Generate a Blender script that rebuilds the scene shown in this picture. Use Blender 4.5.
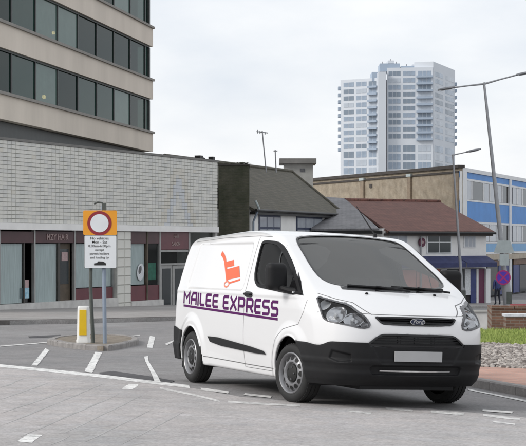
import bpy, bmesh, math, random
import numpy as np
from mathutils import Vector, Matrix
random.seed(7); np.random.seed(7)
for o in list(bpy.data.objects): bpy.data.objects.remove(o, do_unlink=True)
scene = bpy.context.scene
COL = scene.collection
# ------------------------------------------------------------------ camera, sky, sun, exposure
FPX, U0, HZ = 1600.0, 263.0, 243.0            # focal length and horizon in pixels of the 526x446 photograph
CAM_H = 1.74
VAN_X, VAN_Y = 1.1847, 17.4346
cam_d = bpy.data.cameras.new('camera'); cam = bpy.data.objects.new('camera', cam_d); COL.objects.link(cam)
cam.location = (0, 0, CAM_H); cam.rotation_euler = (math.radians(90), 0, 0)
cam_d.sensor_fit = 'HORIZONTAL'; cam_d.sensor_width = 36.0; cam_d.lens = 36.0*FPX/526.0
cam_d.shift_y = (HZ-223.0)/526.0
cam_d.clip_start = .1; cam_d.clip_end = 4000
scene.camera = cam
SUN_EL, SUN_AZ = math.radians(33), math.radians(248)       # azimuth clockwise from +Y: the sun stands to the left of the camera, veiled by cloud
world = bpy.data.worlds.new('World'); scene.world = world; world.use_nodes = True
nt = world.node_tree; nt.nodes.clear()
w_out = nt.nodes.new('ShaderNodeOutputWorld')
sky = nt.nodes.new('ShaderNodeTexSky'); sky.sky_type = 'NISHITA'; sky.sun_disc = False
sky.sun_elevation = SUN_EL; sky.sun_rotation = SUN_AZ; sky.air_density = 1.0; sky.dust_density = 3.0
bg1 = nt.nodes.new('ShaderNodeBackground'); bg1.inputs[1].default_value = .10
nt.links.new(sky.outputs[0], bg1.inputs[0])
tc = nt.nodes.new('ShaderNodeTexCoord'); mp = nt.nodes.new('ShaderNodeMapping'); mp.inputs['Scale'].default_value = (1.0, 1.0, 2.6)
nz = nt.nodes.new('ShaderNodeTexNoise'); nz.inputs['Scale'].default_value = 5.0; nz.inputs['Detail'].default_value = 7; nz.inputs['Roughness'].default_value = .52
cr = nt.nodes.new('ShaderNodeValToRGB')
cr.color_ramp.elements[0].position = .32; cr.color_ramp.elements[0].color = (.70, .745, .81, 1)
cr.color_ramp.elements[1].position = .66; cr.color_ramp.elements[1].color = (.93, .935, .94, 1)
bg2 = nt.nodes.new('ShaderNodeBackground'); bg2.inputs[1].default_value = .92
nt.links.new(tc.outputs['Generated'], mp.inputs[0]); nt.links.new(mp.outputs[0], nz.inputs[0]); nt.links.new(nz.outputs[0], cr.inputs[0]); nt.links.new(cr.outputs[0], bg2.inputs[0])
mx = nt.nodes.new('ShaderNodeMixShader'); mx.inputs[0].default_value = .90         # an overcast sky: cloud over most of the blue
nt.links.new(bg1.outputs[0], mx.inputs[1]); nt.links.new(bg2.outputs[0], mx.inputs[2]); nt.links.new(mx.outputs[0], w_out.inputs[0])
sd = bpy.data.lights.new('sun', 'SUN'); sd.energy = 1.5; sd.angle = math.radians(20); sd.color = (1, .97, .93)
sun = bpy.data.objects.new('sun', sd); COL.objects.link(sun)
sdir = Vector((math.sin(SUN_AZ)*math.cos(SUN_EL), math.cos(SUN_AZ)*math.cos(SUN_EL), math.sin(SUN_EL)))
sun.location = sdir*60; sun.rotation_euler = (-sdir).to_track_quat('-Z', 'Y').to_euler()
vs = scene.view_settings; vs.view_transform = 'Standard'; vs.look = 'None'; vs.gamma = 1.0; vs.exposure = .36; vs.use_curve_mapping = False

# ------------------------------------------------------------------ materials
def mat(name, col, rough=.7, var=.12, scale=3.0, bump=0.0, bscale=40.0, metal=0.0, spec=.5, coat=0.0, col2=None, vscale=None, streak=0.0, detail=5):
    m = bpy.data.materials.new(name); m.use_nodes = True; t = m.node_tree; b = t.nodes['Principled BSDF']
    b.inputs['Roughness'].default_value = rough; b.inputs['Metallic'].default_value = metal
    b.inputs['Specular IOR Level'].default_value = spec; b.inputs['Coat Weight'].default_value = coat
    b.inputs['Coat Roughness'].default_value = .04
    co = t.nodes.new('ShaderNodeTexCoord')
    n = t.nodes.new('ShaderNodeTexNoise'); n.inputs['Scale'].default_value = scale; n.inputs['Detail'].default_value = detail; n.inputs['Roughness'].default_value = .6
    if vscale:
        mpn = t.nodes.new('ShaderNodeMapping'); mpn.inputs['Scale'].default_value = vscale
        t.links.new(co.outputs['Object'], mpn.inputs[0]); t.links.new(mpn.outputs[0], n.inputs[0])
    else: t.links.new(co.outputs['Object'], n.inputs[0])
    r = t.nodes.new('ShaderNodeValToRGB'); r.color_ramp.elements[0].position = .3; r.color_ramp.elements[1].position = .7
    c2 = col2 or tuple(min(1, c*(1+var)) for c in col); c1 = col if col2 else tuple(c*(1-var) for c in col)
    r.color_ramp.elements[0].color = (*c1, 1); r.color_ramp.elements[1].color = (*c2, 1)
    t.links.new(n.outputs[0], r.inputs[0]); t.links.new(r.outputs[0], b.inputs['Base Color'])
    if bump:
        n2 = t.nodes.new('ShaderNodeTexNoise'); n2.inputs['Scale'].default_value = bscale; n2.inputs['Detail'].default_value = 4
        t.links.new(co.outputs['Object'], n2.inputs[0])
        bp = t.nodes.new('ShaderNodeBump'); bp.inputs['Strength'].default_value = bump; bp.inputs['Distance'].default_value = .02
        t.links.new(n2.outputs[0], bp.inputs['Height']); t.links.new(bp.outputs[0], b.inputs['Normal'])
    return m
def brick_mat(name, c1, c2, mortar, bw, bh, rough=.85, msize=.012, rot=None, bump=.4, obj_axes=None, stain=None):
    m = bpy.data.materials.new(name); m.use_nodes = True; t = m.node_tree; b = t.nodes['Principled BSDF']; b.inputs['Roughness'].default_value = rough
    co = t.nodes.new('ShaderNodeTexCoord'); mpn = t.nodes.new('ShaderNodeMapping')
    if rot: mpn.inputs['Rotation'].default_value = rot
    t.links.new(co.outputs['Object'], mpn.inputs[0])
    k = t.nodes.new('ShaderNodeTexBrick'); k.inputs['Scale'].default_value = 1.0
    k.inputs['Brick Width'].default_value = bw; k.inputs['Row Height'].default_value = bh; k.inputs['Mortar Size'].default_value = msize; k.inputs['Mortar Smooth'].default_value = .3
    k.inputs['Color1'].default_value = (*c1, 1); k.inputs['Color2'].default_value = (*c2, 1); k.inputs['Mortar'].default_value = (*mortar, 1)
    t.links.new(mpn.outputs[0], k.inputs[0])
    n = t.nodes.new('ShaderNodeTexNoise'); n.inputs['Scale'].default_value = 1.3; n.inputs['Detail'].default_value = 8; n.inputs['Roughness'].default_value = .65
    t.links.new(co.outputs['Object'], n.inputs[0])
    r = t.nodes.new('ShaderNodeValToRGB'); r.color_ramp.elements[0].position = .3; r.color_ramp.elements[1].position = .68
    r.color_ramp.elements[0].color = (*(stain or (.6, .6, .6)), 1); r.color_ramp.elements[1].color = (1.08, 1.06, 1.03, 1)
    t.links.new(n.outputs[0], r.inputs[0])
    mxn = t.nodes.new('ShaderNodeMixRGB'); mxn.blend_type = 'MULTIPLY'; mxn.inputs[0].default_value = .85
    t.links.new(k.outputs['Color'], mxn.inputs[1]); t.links.new(r.outputs[0], mxn.inputs[2]); t.links.new(mxn.outputs[0], b.inputs['Base Color'])
    bp = t.nodes.new('ShaderNodeBump'); bp.inputs['Strength'].default_value = bump; bp.inputs['Distance'].default_value = .02; bp.invert = True
    t.links.new(k.outputs['Fac'], bp.inputs['Height']); t.links.new(bp.outputs[0], b.inputs['Normal'])
    return m
def glass_mat(name, tint, body, fac, rough=.03, spec=.6):
    # fac = share of the reflecting, slightly dirty surface; the rest lets tinted light through
    m = bpy.data.materials.new(name); m.use_nodes = True; t = m.node_tree; b = t.nodes['Principled BSDF']
    b.inputs['Base Color'].default_value = (*body, 1); b.inputs['Roughness'].default_value = rough; b.inputs['Specular IOR Level'].default_value = spec
    n = t.nodes.new('ShaderNodeTexNoise'); n.inputs['Scale'].default_value = 2.0
    co = t.nodes.new('ShaderNodeTexCoord'); t.links.new(co.outputs['Object'], n.inputs[0])
    r = t.nodes.new('ShaderNodeValToRGB'); r.color_ramp.elements[0].color = (*[c*.85 for c in body], 1); r.color_ramp.elements[1].color = (*[c*1.15 for c in body], 1)
    t.links.new(n.outputs[0], r.inputs[0]); t.links.new(r.outputs[0], b.inputs['Base Color'])
    tr = t.nodes.new('ShaderNodeBsdfTransparent'); tr.inputs[0].default_value = (*tint, 1)
    mxs = t.nodes.new('ShaderNodeMixShader'); mxs.inputs[0].default_value = fac
    t.links.new(tr.outputs[0], mxs.inputs[1]); t.links.new(b.outputs[0], mxs.inputs[2])
    t.links.new(mxs.outputs[0], t.nodes['Material Output'].inputs[0])
    return m
def asphalt_mat(name, c1, c2, setts=False, tint=None):
    m = bpy.data.materials.new(name); m.use_nodes = True; t = m.node_tree; b = t.nodes['Principled BSDF']; b.inputs['Roughness'].default_value = .88
    b.inputs['Specular IOR Level'].default_value = .3
    co = t.nodes.new('ShaderNodeTexCoord')
    def noise(s, d, sc=None):
        n = t.nodes.new('ShaderNodeTexNoise'); n.inputs['Scale'].default_value = s; n.inputs['Detail'].default_value = d; n.inputs['Roughness'].default_value = .62
        if sc:
            q = t.nodes.new('ShaderNodeMapping'); q.inputs['Scale'].default_value = sc; t.links.new(co.outputs['Object'], q.inputs[0]); t.links.new(q.outputs[0], n.inputs[0])
        else: t.links.new(co.outputs['Object'], n.inputs[0])
        return n
    a = noise(.35, 6, (1, .5, 1)); f = noise(38, 3); g = noise(2.6, 6)
    r = t.nodes.new('ShaderNodeValToRGB'); r.color_ramp.elements[0].position = .34; r.color_ramp.elements[1].position = .66
    r.color_ramp.elements[0].color = (*c1, 1); r.color_ramp.elements[1].color = (*c2, 1); t.links.new(a.outputs[0], r.inputs[0])
    e_ = r.color_ramp.elements.new(.52); e_.color = (*[(x+y)/2*k for x, y, k in zip(c1, c2, (1.02, .99, .985))], 1)
    def mul(src, tex, lo, hi, fac):
        rr = t.nodes.new('ShaderNodeValToRGB'); rr.color_ramp.elements[0].position = .3; rr.color_ramp.elements[1].position = .7
        rr.color_ramp.elements[0].color = (lo, lo, lo, 1); rr.color_ramp.elements[1].color = (hi, hi, hi, 1); t.links.new(tex.outputs[0], rr.inputs[0])
        q = t.nodes.new('ShaderNodeMixRGB'); q.blend_type = 'MULTIPLY'; q.inputs[0].default_value = fac
        t.links.new(src.outputs[0], q.inputs[1]); t.links.new(rr.outputs[0], q.inputs[2]); return q
    q = mul(r, f, .72, 1.22, .8); q = mul(q, g, .84, 1.1, .85); q = mul(q, noise(.7, 7, (.6, .9, 1)), .84, 1.05, .7); q = mul(q, noise(14, 4), .80, 1.12, .7)
    if setts:
        k = t.nodes.new('ShaderNodeTexBrick'); k.inputs['Scale'].default_value = 1.0; k.inputs['Brick Width'].default_value = .42; k.inputs['Row Height'].default_value = .30; k.inputs['Mortar Size'].default_value = .02; k.inputs['Mortar Smooth'].default_value = .8
        k.inputs['Color1'].default_value = (1.0, .97, .96, 1); k.inputs['Color2'].default_value = (.93, .93, .95, 1); k.inputs['Mortar'].default_value = (.90, .87, .86, 1)
        mm = t.nodes.new('ShaderNodeMapping'); mm.inputs['Rotation'].default_value = (0, 0, .35); t.links.new(co.outputs['Object'], mm.inputs[0])
        wob = noise(1.6, 2); ad = t.nodes.new('ShaderNodeMixRGB'); ad.blend_type = 'ADD'; ad.inputs[0].default_value = .12
        t.links.new(mm.outputs[0], ad.inputs[1]); t.links.new(wob.outputs['Color'], ad.inputs[2]); t.links.new(ad.outputs[0], k.inputs[0])
        q2 = t.nodes.new('ShaderNodeMixRGB'); q2.blend_type = 'MULTIPLY'; q2.inputs[0].default_value = .75
        t.links.new(q.outputs[0], q2.inputs[1]); t.links.new(k.outputs['Color'], q2.inputs[2]); q = q2
    t.links.new(q.outputs[0], b.inputs['Base Color'])
    bp = t.nodes.new('ShaderNodeBump'); bp.inputs['Strength'].default_value = .35; bp.inputs['Distance'].default_value = .01
    t.links.new(f.outputs[0], bp.inputs['Height']); t.links.new(bp.outputs[0], b.inputs['Normal'])
    return m
def paint_mat(name, col, wear):
    # worn road paint: chips show the asphalt colour beneath
    m = bpy.data.materials.new(name); m.use_nodes = True; t = m.node_tree; b = t.nodes['Principled BSDF']; b.inputs['Roughness'].default_value = .75
    co = t.nodes.new('ShaderNodeTexCoord'); n = t.nodes.new('ShaderNodeTexNoise'); n.inputs['Scale'].default_value = 9; n.inputs['Detail'].default_value = 8; n.inputs['Roughness'].default_value = .75
    t.links.new(co.outputs['Object'], n.inputs[0])
    r = t.nodes.new('ShaderNodeValToRGB'); r.color_ramp.elements[0].position = wear-.06; r.color_ramp.elements[1].position = wear+.10
    r.color_ramp.elements[0].color = (.36, .355, .35, 1); r.color_ramp.elements[1].color = (*col, 1)
    t.links.new(n.outputs[0], r.inputs[0]); t.links.new(r.outputs[0], b.inputs['Base Color'])
    return m
def emit_mat(name, col, s):
    m = bpy.data.materials.new(name); m.use_nodes = True; b = m.node_tree.nodes['Principled BSDF']
    b.inputs['Emission Color'].default_value = (*col, 1); b.inputs['Emission Strength'].default_value = s; b.inputs['Base Color'].default_value = (*col, 1)
    return m
MT = {}
MT['asphalt'] = asphalt_mat('asphalt', (.225, .223, .225), (.295, .292, .29))
MT['asphalt_light'] = asphalt_mat('asphalt_light', (.405, .40, .395), (.50, .492, .485), setts=True)
MT['patch'] = asphalt_mat('asphalt_patch', (.075, .075, .08), (.11, .11, .115))
MT['tar'] = mat('tar', (.36, .354, .348), .8, .18, 3)
MT['paint'] = paint_mat('road_paint', (.78, .775, .755), .44)
MT['paint_worn'] = paint_mat('road_paint_worn', (.68, .67, .65), .45)
MT['pave'] = asphalt_mat('pavement_slabs', (.29, .283, .275), (.37, .36, .35))
MT['kerb'] = mat('kerb_stone', (.26, .245, .235), .85, .25, 6, .3, 60)
MT['kerb_dark'] = mat('kerb_dark', (.11, .10, .095), .85, .3, 5, .3, 60)
MT['island'] = mat('island_earth', (.13, .105, .08), .95, .35, 7, .6, 30, col2=(.27, .235, .19))
MT['paver'] = brick_mat('red_pavers', (.56, .33, .26), (.48, .27, .21), (.40, .31, .27), .22, .11, .85, .008, bump=.3)
MT['rubble'] = mat('rubble_stone', (.12, .10, .09), .85, .3, 4, .4, 25, col2=(.46, .42, .385), detail=2)
MT['soil'] = mat('soil', (.10, .085, .07), .95, .3, 6, .5, 20)
MT['grass'] = mat('grass_blades', (.20, .27, .06), .8, .3, 2.0, col2=(.36, .42, .12))
MT['turf'] = mat('turf', (.15, .20, .05), .9, .3, 3)
MT['tile'] = mat('glazed_tile', (.61, .60, .555), .5, .10, 1.1, .05, 20, col2=(.71, .70, .65))
MT['tile2'] = mat('glazed_tile_grey', (.54, .54, .515), .5, .12, 1.3, .05, 20, col2=(.65, .645, .61))
MT['tile3'] = mat('glazed_tile_warm', (.58, .555, .49), .5, .1, 1.2, .05, 20, col2=(.66, .635, .57))
MT['tile4'] = mat('glazed_tile_blue', (.53, .55, .57), .5, .1, 1.2, .05, 20, col2=(.61, .625, .64))
MT['grout'] = mat('tile_grout', (.41, .41, .385), .9, .2, 2)
MT['render_white'] = mat('white_render', (.80, .79, .77), .8, .07, 1.2, .08, 30)
MT['plinth'] = mat('plinth_render', (.55, .54, .52), .8, .15, 2.2, .1, 30)
MT['maroon'] = mat('maroon_panel', (.115, .022, .032), .35, .2, 2)
MT['maroon_dark'] = mat('maroon_fascia', (.06, .018, .022), .4, .2, 2)
MT['frame_dark'] = mat('dark_frame', (.05, .045, .04), .5, .2, 4)
MT['frame_alu'] = mat('aluminium_frame', (.33, .33, .32), .4, .1, 4, metal=.4)
MT['interior'] = mat('dark_interior', (.03, .028, .027), .9, .3, 2)
MT['brown_door'] = mat('brown_door', (.085, .065, .045), .6, .3, 3)
MT['blind'] = mat('window_blind', (.76, .83, .83), .8, .16, 3, vscale=(6, 1, .4))
MT['shop_glass'] = glass_mat('shop_glass', (.93, .95, .95), (.03, .035, .035), .12)
MT['text_dim'] = mat('sign_text', (.34, .25, .24), .6, .1, 4)
MT['poster_blue'] = mat('poster_blue', (.10, .36, .50), .5, .5, 9, col2=(.55, .72, .80))
MT['poster_green'] = mat('poster_green', (.03, .22, .14), .5, .3, 5)
MT['poster_white'] = mat('poster_white', (.62, .64, .66), .5, .2, 12)
MT['poster_pink'] = mat('poster_pink', (.42, .30, .30), .6, .2, 12)
MT['spandrel'] = mat('office_spandrel', (.66, .59, .51), .8, .09, .5, .06, 20, vscale=(1, 1, .25))
MT['spandrel_edge'] = mat('office_edge', (.27, .255, .235), .8, .1, 2)
MT['office_glass'] = glass_mat('office_glass', (.40, .50, .47), (.026, .070, .056), .68, .05, .22)
MT['office_glass2'] = glass_mat('office_glass_pale', (.45, .55, .52), (.17, .245, .22), .70, .06, .22)
MT['office_glass3'] = glass_mat('office_glass_deep', (.36, .46, .42), (.012, .034, .028), .6, .05, .18)
MT['office_blind'] = mat('office_blind', (.42, .46, .43), .9, .15, 2)
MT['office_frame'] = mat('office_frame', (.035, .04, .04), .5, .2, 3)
MT['office_in'] = mat('office_inside', (.09, .10, .095), .9, .5, .35)
MT['glow_warm'] = emit_mat('warm_glow', (1, .55, .22), 12.0)  # emission that imitates warm reflections in the office glass
MT['moss'] = brick_mat('mossy_brick', (.10, .095, .07), (.075, .075, .055), (.09, .085, .07), .23, .08, .95, .01, rot=(math.radians(90), 0, 0), stain=(.35, .45, .3))
MT['slate'] = brick_mat('slate_roof', (.12, .11, .088), (.09, .085, .07), (.05, .048, .042), .32, .22, .8, .012, stain=(.72, .72, .6))
MT['slate_grey'] = brick_mat('grey_slate', (.25, .25, .265), (.21, .21, .225), (.13, .13, .14), .32, .24, .7, .012)
MT['red_tile'] = brick_mat('red_tile_roof', (.20, .085, .065), (.155, .065, .052), (.085, .038, .03), .28, .20, .8, .014)
MT['navy'] = mat('navy_frame', (.03, .04, .085), .5, .2, 3)
MT['pale_glass'] = glass_mat('pale_glass', (.5, .53, .55), (.44, .47, .52), .85, .08)
MT['dark_glass'] = glass_mat('dark_glass', (.25, .27, .28), (.05, .06, .065), .8, .06)
MT['concrete'] = mat('concrete', (.36, .355, .335), .9, .15, 1.2, .2, 12)
MT['concrete_dark'] = mat('concrete_cap', (.20, .195, .185), .9, .15, 1.2)
MT['tan'] = brick_mat('tan_brick', (.42, .36, .28), (.37, .315, .245), (.40, .36, .30), .24, .085, .9, .01, rot=(math.radians(90), 0, 0), stain=(.52, .50, .46))
MT['tan_pier'] = brick_mat('tan_brick_pier', (.33, .26, .19), (.28, .22, .165), (.30, .26, .21), .24, .085, .9, .01, rot=(math.radians(90), 0, 0))
MT['coping'] = mat('dark_coping', (.06, .052, .047), .8, .25, 1.5)
MT['blue_panel'] = mat('blue_panel', (.05, .235, .60), .5, .10, .8)
MT['blue_pale'] = mat('blue_pale_panel', (.17, .37, .62), .5, .10, .8)
MT['white_trim'] = mat('white_trim', (.72, .73, .74), .6, .06, 2)
MT['awning'] = mat('navy_awning', (.04, .048, .125), .8, .2, 3)
MT['sign_tan'] = mat('tan_fascia', (.42, .36, .28), .6, .15, 2)
MT['sign_brown'] = mat('brown_fascia', (.16, .09, .06), .6, .3, 2)
MT['shop_blue'] = mat('shopfront_blue', (.03, .045, .17), .5, .2, 2)
MT['shop_purple'] = mat('shopfront_purple', (.11, .015, .055), .5, .2, 2)
MT['tower_white'] = mat('tower_cladding', (.60, .635, .68), .6, .05, .05)  # tower cladding and glazing are paled bluish: distance haze put into the colour
MT['tower_glass'] = mat('tower_glazing', (.30, .37, .46), .25, .35, .12, spec=.7)
MT['tower_glass2'] = mat('tower_glazing_pale', (.46, .51, .57), .3, .2, .12, spec=.6)
MT['tower_glass3'] = mat('tower_glazing_dark', (.20, .25, .31), .25, .2, .12, spec=.6)
MT['tower_shade'] = mat('tower_balcony', (.34, .41, .50), .6, .1, .1)
MT['galv'] = mat('galvanised_steel', (.34, .345, .36), .5, .12, 4, metal=.5)
MT['post_blue'] = mat('grey_blue_post', (.26, .31, .38), .5, .12, 5, metal=.2)
MT['post_dark'] = mat('dark_post', (.09, .10, .09), .55, .2, 5, metal=.2)
MT['lamp_lens'] = mat('lamp_lens', (.55, .56, .57), .3, .05, 5)
MT['lamp_head'] = mat('lamp_head', (.20, .205, .22), .5, .1, 5)
MT['orange'] = mat('sign_orange', (.80, .33, .02), .45, .05, 3)
MT['sign_red'] = mat('sign_red', (.28, .02, .03), .45, .1, 3)
MT['sign_white'] = mat('sign_white', (.74, .76, .78), .45, .05, 3)
MT['sign_grey'] = mat('sign_back_grey', (.42, .47, .47), .5, .1, 3)
MT['sign_blue'] = mat('sign_blue', (.09, .03, .42), .45, .1, 3)
MT['red_front'] = mat('red_shopfront', (.72, .20, .15), .6, .2, 2, col2=(.80, .34, .28))
MT['sign_maroon'] = mat('sign_maroon', (.10, .018, .045), .5, .2, 3)
MT['sign_crimson'] = mat('sign_crimson', (.42, .02, .16), .45, .1, 3)
MT['black'] = mat('black_paint', (.015, .015, .015), .5, .2, 4)
MT['yellow'] = mat('bollard_yellow', (.80, .52, .01), .4, .06, 6)
MT['bollard_white'] = mat('bollard_white', (.74, .74, .72), .5, .06, 6)
MT['brick'] = brick_mat('brown_brick', (.22, .12, .08), (.15, .08, .052), (.22, .18, .145), .225, .075, .9, .01, rot=(math.radians(90), 0, 0))
MT['cloth_dark'] = mat('dark_cloth', (.02, .022, .035), .9, .2, 8)
MT['skin'] = mat('skin', (.50, .33, .25), .6, .08, 8)
# van
MT['van_white'] = mat('van_paint', (.74, .74, .745), .22, .006, 1.0, coat=.6)
MT['van_black'] = mat('van_plastic', (.011, .011, .012), .6, .12, 14, .06, 300, spec=.25)
MT['van_gloss'] = mat('van_gloss_black', (.010, .010, .011), .22, .1, 6)
MT['van_seam'] = mat('van_shut_line', (.16, .16, .16), .7, .1, 6)
MT['van_in'] = mat('van_interior', (.028, .028, .030), .85, .2, 6)
MT['van_seat'] = mat('van_seat_cloth', (.035, .035, .038), .9, .2, 12)
MT['screen'] = glass_mat('windscreen_glass', (.98, .99, .99), (.15, .153, .15), .54, .04)
MT['side_glass'] = glass_mat('side_window_glass', (.86, .87, .87), (.03, .03, .03), .25, .03)
MT['lens'] = glass_mat('headlight_lens', (.93, .94, .95), (.10, .10, .10), .16, .02)
MT['reflector'] = mat('headlight_reflector', (.62, .62, .63), .16, .15, 14, metal=.9)
MT['hl_dark'] = mat('headlight_housing', (.10, .10, .105), .3, .5, 16, metal=.3)
MT['chrome'] = mat('chrome', (.72, .72, .73), .12, .05, 6, metal=1.0)
MT['rubber'] = mat('tyre_rubber', (.016, .016, .016), .75, .15, 20, .1, 120)
MT['rim'] = mat('steel_rim', (.27, .27, .28), .4, .15, 8, metal=.6)
MT['rim_dark'] = mat('rim_slot', (.012, .012, .012), .7, .1, 8)
MT['plate'] = mat('blank_plate', (.40, .40, .405), .5, .03, 6)
MT['purple'] = mat('purple_vinyl', (.085, .008, .095), .6, .05, 4, spec=.15)
MT['vinyl_orange'] = mat('orange_vinyl', (.85, .12, .035), .4, .05, 4)
MT['vinyl_orange_light'] = mat('orange_vinyl_light', (.90, .22, .12), .4, .05, 4)
MT['emblem_blue'] = mat('emblem_blue', (.012, .018, .05), .25, .1, 6)

# ------------------------------------------------------------------ helpers
def me(name, verts, faces, m, parent=None, smooth=False, mats=None, fm=None):
    d = bpy.data.meshes.new(name); d.from_pydata([tuple(v) for v in verts], [], [tuple(f) for f in faces]); d.update()
    for q in (mats or [m]): d.materials.append(MT[q] if isinstance(q, str) else q)
    if fm is not None: d.polygons.foreach_set('material_index', np.asarray(fm, dtype=np.int32))
    if smooth: d.shade_smooth()
    o = bpy.data.objects.new(name, d); COL.objects.link(o)
    if parent: o.parent = parent
    return o
def share(name, data, parent, loc=(0, 0, 0), rot=None):
    o = bpy.data.objects.new(name, data); COL.objects.link(o); o.location = loc
    if rot: o.rotation_euler = rot
    if parent: o.parent = parent
    return o
def tag(o, label, cat, group=None):
    o['label'] = label; o['category'] = cat
    if group: o['group'] = group
    return o
def kind(o, k): o['kind'] = k; return o
def root(name, loc, rz=0.0):
    o = bpy.data.objects.new(name, None); COL.objects.link(o); o.location = loc; o.rotation_euler = (0, 0, rz); o.empty_display_size = .2; return o
BOXF = [(0, 3, 2, 1), (4, 5, 6, 7), (0, 1, 5, 4), (1, 2, 6, 5), (2, 3, 7, 6), (3, 0, 4, 7)]
def boxv(x0, x1, y0, y1, z0, z1):
    return [(x0, y0, z0), (x1, y0, z0), (x1, y1, z0), (x0, y1, z0), (x0, y0, z1), (x1, y0, z1), (x1, y1, z1), (x0, y1, z1)]
class MB:
    def __init__(s): s.v = []; s.f = []
    def add(s, v, f):
        n = len(s.v); s.v += [tuple(q) for q in v]; s.f += [tuple(i+n for i in q) for q in f]; return s
    def box(s, x0, x1, y0, y1, z0, z1): return s.add(boxv(min(x0, x1), max(x0, x1), min(y0, y1), max(y0, y1), min(z0, z1), max(z0, z1)), BOXF)
    def tube(s, pts, r, n=10, cap=True):
        pts = [Vector(p) for p in pts]; rs = r if hasattr(r, '__len__') else [r]*len(pts); V = []; up = None
        for i, p in enumerate(pts):
            t = (pts[min(i+1, len(pts)-1)]-pts[max(i-1, 0)]).normalized()
            a = t.orthogonal().normalized() if up is None else (up-t*up.dot(t)).normalized()
            up = a; b = t.cross(a)
            V += [p+(a*math.cos(2*math.pi*k/n)+b*math.sin(2*math.pi*k/n))*rs[i] for k in range(n)]
        Fc = [(i*n+k, i*n+(k+1) % n, (i+1)*n+(k+1) % n, (i+1)*n+k) for i in range(len(pts)-1) for k in range(n)]
        if cap: Fc += [tuple(range(n-1, -1, -1)), tuple(range((len(pts)-1)*n, len(pts)*n))]
        return s.add(V, Fc)
    def prism(s, poly, fn0, fn1):
        n = len(poly); V = [fn0(p) for p in poly]+[fn1(p) for p in poly]
        return s.add(V, [tuple(range(n)), tuple(range(2*n-1, n-1, -1))]+[(i, i+n, (i+1) % n+n, (i+1) % n) for i in range(n)])
    def build(s, name, m, parent=None, smooth=False):
        o = me(name, s.v, s.f, m, parent); bm = bmesh.new(); bm.from_mesh(o.data); bmesh.ops.recalc_face_normals(bm, faces=bm.faces); bm.to_mesh(o.data); bm.free()
        if smooth: o.data.shade_smooth(); o.data.set_sharp_from_angle(angle=math.radians(40))
        return o
def bx(name, parent, m, x0, x1, y0, y1, z0, z1): return MB().box(x0, x1, y0, y1, z0, z1).build(name, m, parent)
def text_mesh(txt, size, depth=.004, align='CENTER', shear=0.0, off=0.0):
    c = bpy.data.curves.new('text', 'FONT'); c.body = txt; c.size = size; c.extrude = depth; c.align_x = align; c.align_y = 'CENTER'; c.shear = shear; c.offset = off; c.resolution_u = 3
    o = bpy.data.objects.new('text', c); COL.objects.link(o); dg = bpy.context.evaluated_depsgraph_get(); dg.update()
    m = bpy.data.meshes.new_from_object(o.evaluated_get(dg)); bpy.data.objects.remove(o, do_unlink=True); bpy.data.curves.remove(c); return m
# ------------------------------------------------------------------ ground shape; a pixel gives a direction, the ground gives its distance
def gz(X, Y):
    X = np.asarray(X, float); Y = np.asarray(Y, float)
    s = np.where(Y > 105, 105+15*np.tanh((Y-105)/15), np.where(Y < 0, 10*np.tanh(Y/10), Y))
    return -.0245*(s-VAN_Y)-.036*3*np.tanh((X-VAN_X)/3)
def ray(u, v): return np.array([(u-U0)/FPX, 1.0, (HZ-v)/FPX])
def at(u, v, Y): d = ray(u, v); return Vector((d[0]*Y, Y, CAM_H+d[2]*Y))
def gp(u, v, lift=0.0):
    d = ray(u, v); a, b = 4.0, 400.0
    ys = np.geomspace(a, b, 4000); f = CAM_H+d[2]*ys-gz(d[0]*ys, ys)-lift; i = int(np.argmax(f < 0))
    if f[i] >= 0: i = len(ys)-1
    y = ys[i]; return Vector((d[0]*y, y, float(gz(d[0]*y, y))+lift))
class Fac:
    # a facade frame: x along the wall from A to B, y into the building, z up from the base
    def __init__(s, name, A, B, zb, inset=0.0):
        s.A = Vector((A[0], A[1])); s.B = Vector((B[0], B[1])); s.d = (s.B-s.A).normalized(); s.n = Vector((s.d.y, -s.d.x)); s.L = (s.B-s.A).length; s.zb = zb
        s.rz = math.atan2(s.d.y, s.d.x); s.root = root(name, (A[0], A[1], zb), s.rz)
    def px(s, u, v=HZ, d=0.0):
        r = ray(u, v); o = s.A+s.n*d; t = (o.x*s.n.x+o.y*s.n.y)/(r[0]*s.n.x+r[1]*s.n.y); p = Vector((r[0]*t, r[1]*t))
        return (p-s.A).dot(s.d), CAM_H+r[2]*t-s.zb
    def s(s_, u): return s_.px(u)[0]
    def z(s_, u, v): return s_.px(u, v)[1]
    def box(s, name, m, s0, s1, d0, d1, z0, z1, parent=None): return bx(name, parent or s.root, m, s0, s1, -d1, -d0, z0, z1)
    def pbox(s, name, m, u0, u1, v0, v1, d0, d1, parent=None):
        um = (u0+u1)/2; return s.box(name, m, s.s(u0), s.s(u1), d0, d1, s.z(um, v1), s.z(um, v0), parent)
# ---- VAN SHAPE (implicit) ----
import numpy as np
def sdpoly(px, pz, poly, r=0.0):
    d = np.full(np.shape(px), 1e9); s = np.ones(np.shape(px)); n = len(poly)
    for i in range(n):
        ax, az = poly[i]; bx, bz = poly[i-1]
        ex, ez = bx-ax, bz-az; wx, wz = px-ax, pz-az
        t = np.clip((wx*ex+wz*ez)/(ex*ex+ez*ez), 0, 1)
        d = np.minimum(d, (wx-ex*t)**2+(wz-ez*t)**2)
        c1 = pz >= az; c2 = pz < bz; c3 = ex*wz > ez*wx
        s = np.where((c1 & c2 & c3) | (~c1 & ~c2 & ~c3), -s, s)
    return s*np.sqrt(d)-r
def rmax(a, b, r):
    return np.minimum(np.maximum(a, b), -r)+np.sqrt(np.maximum(a+r, 0)**2+np.maximum(b+r, 0)**2)
def smooth(a, b, x):
    t = np.clip((x-a)/(b-a), 0, 1); return t*t*(3-2*t)
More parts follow.
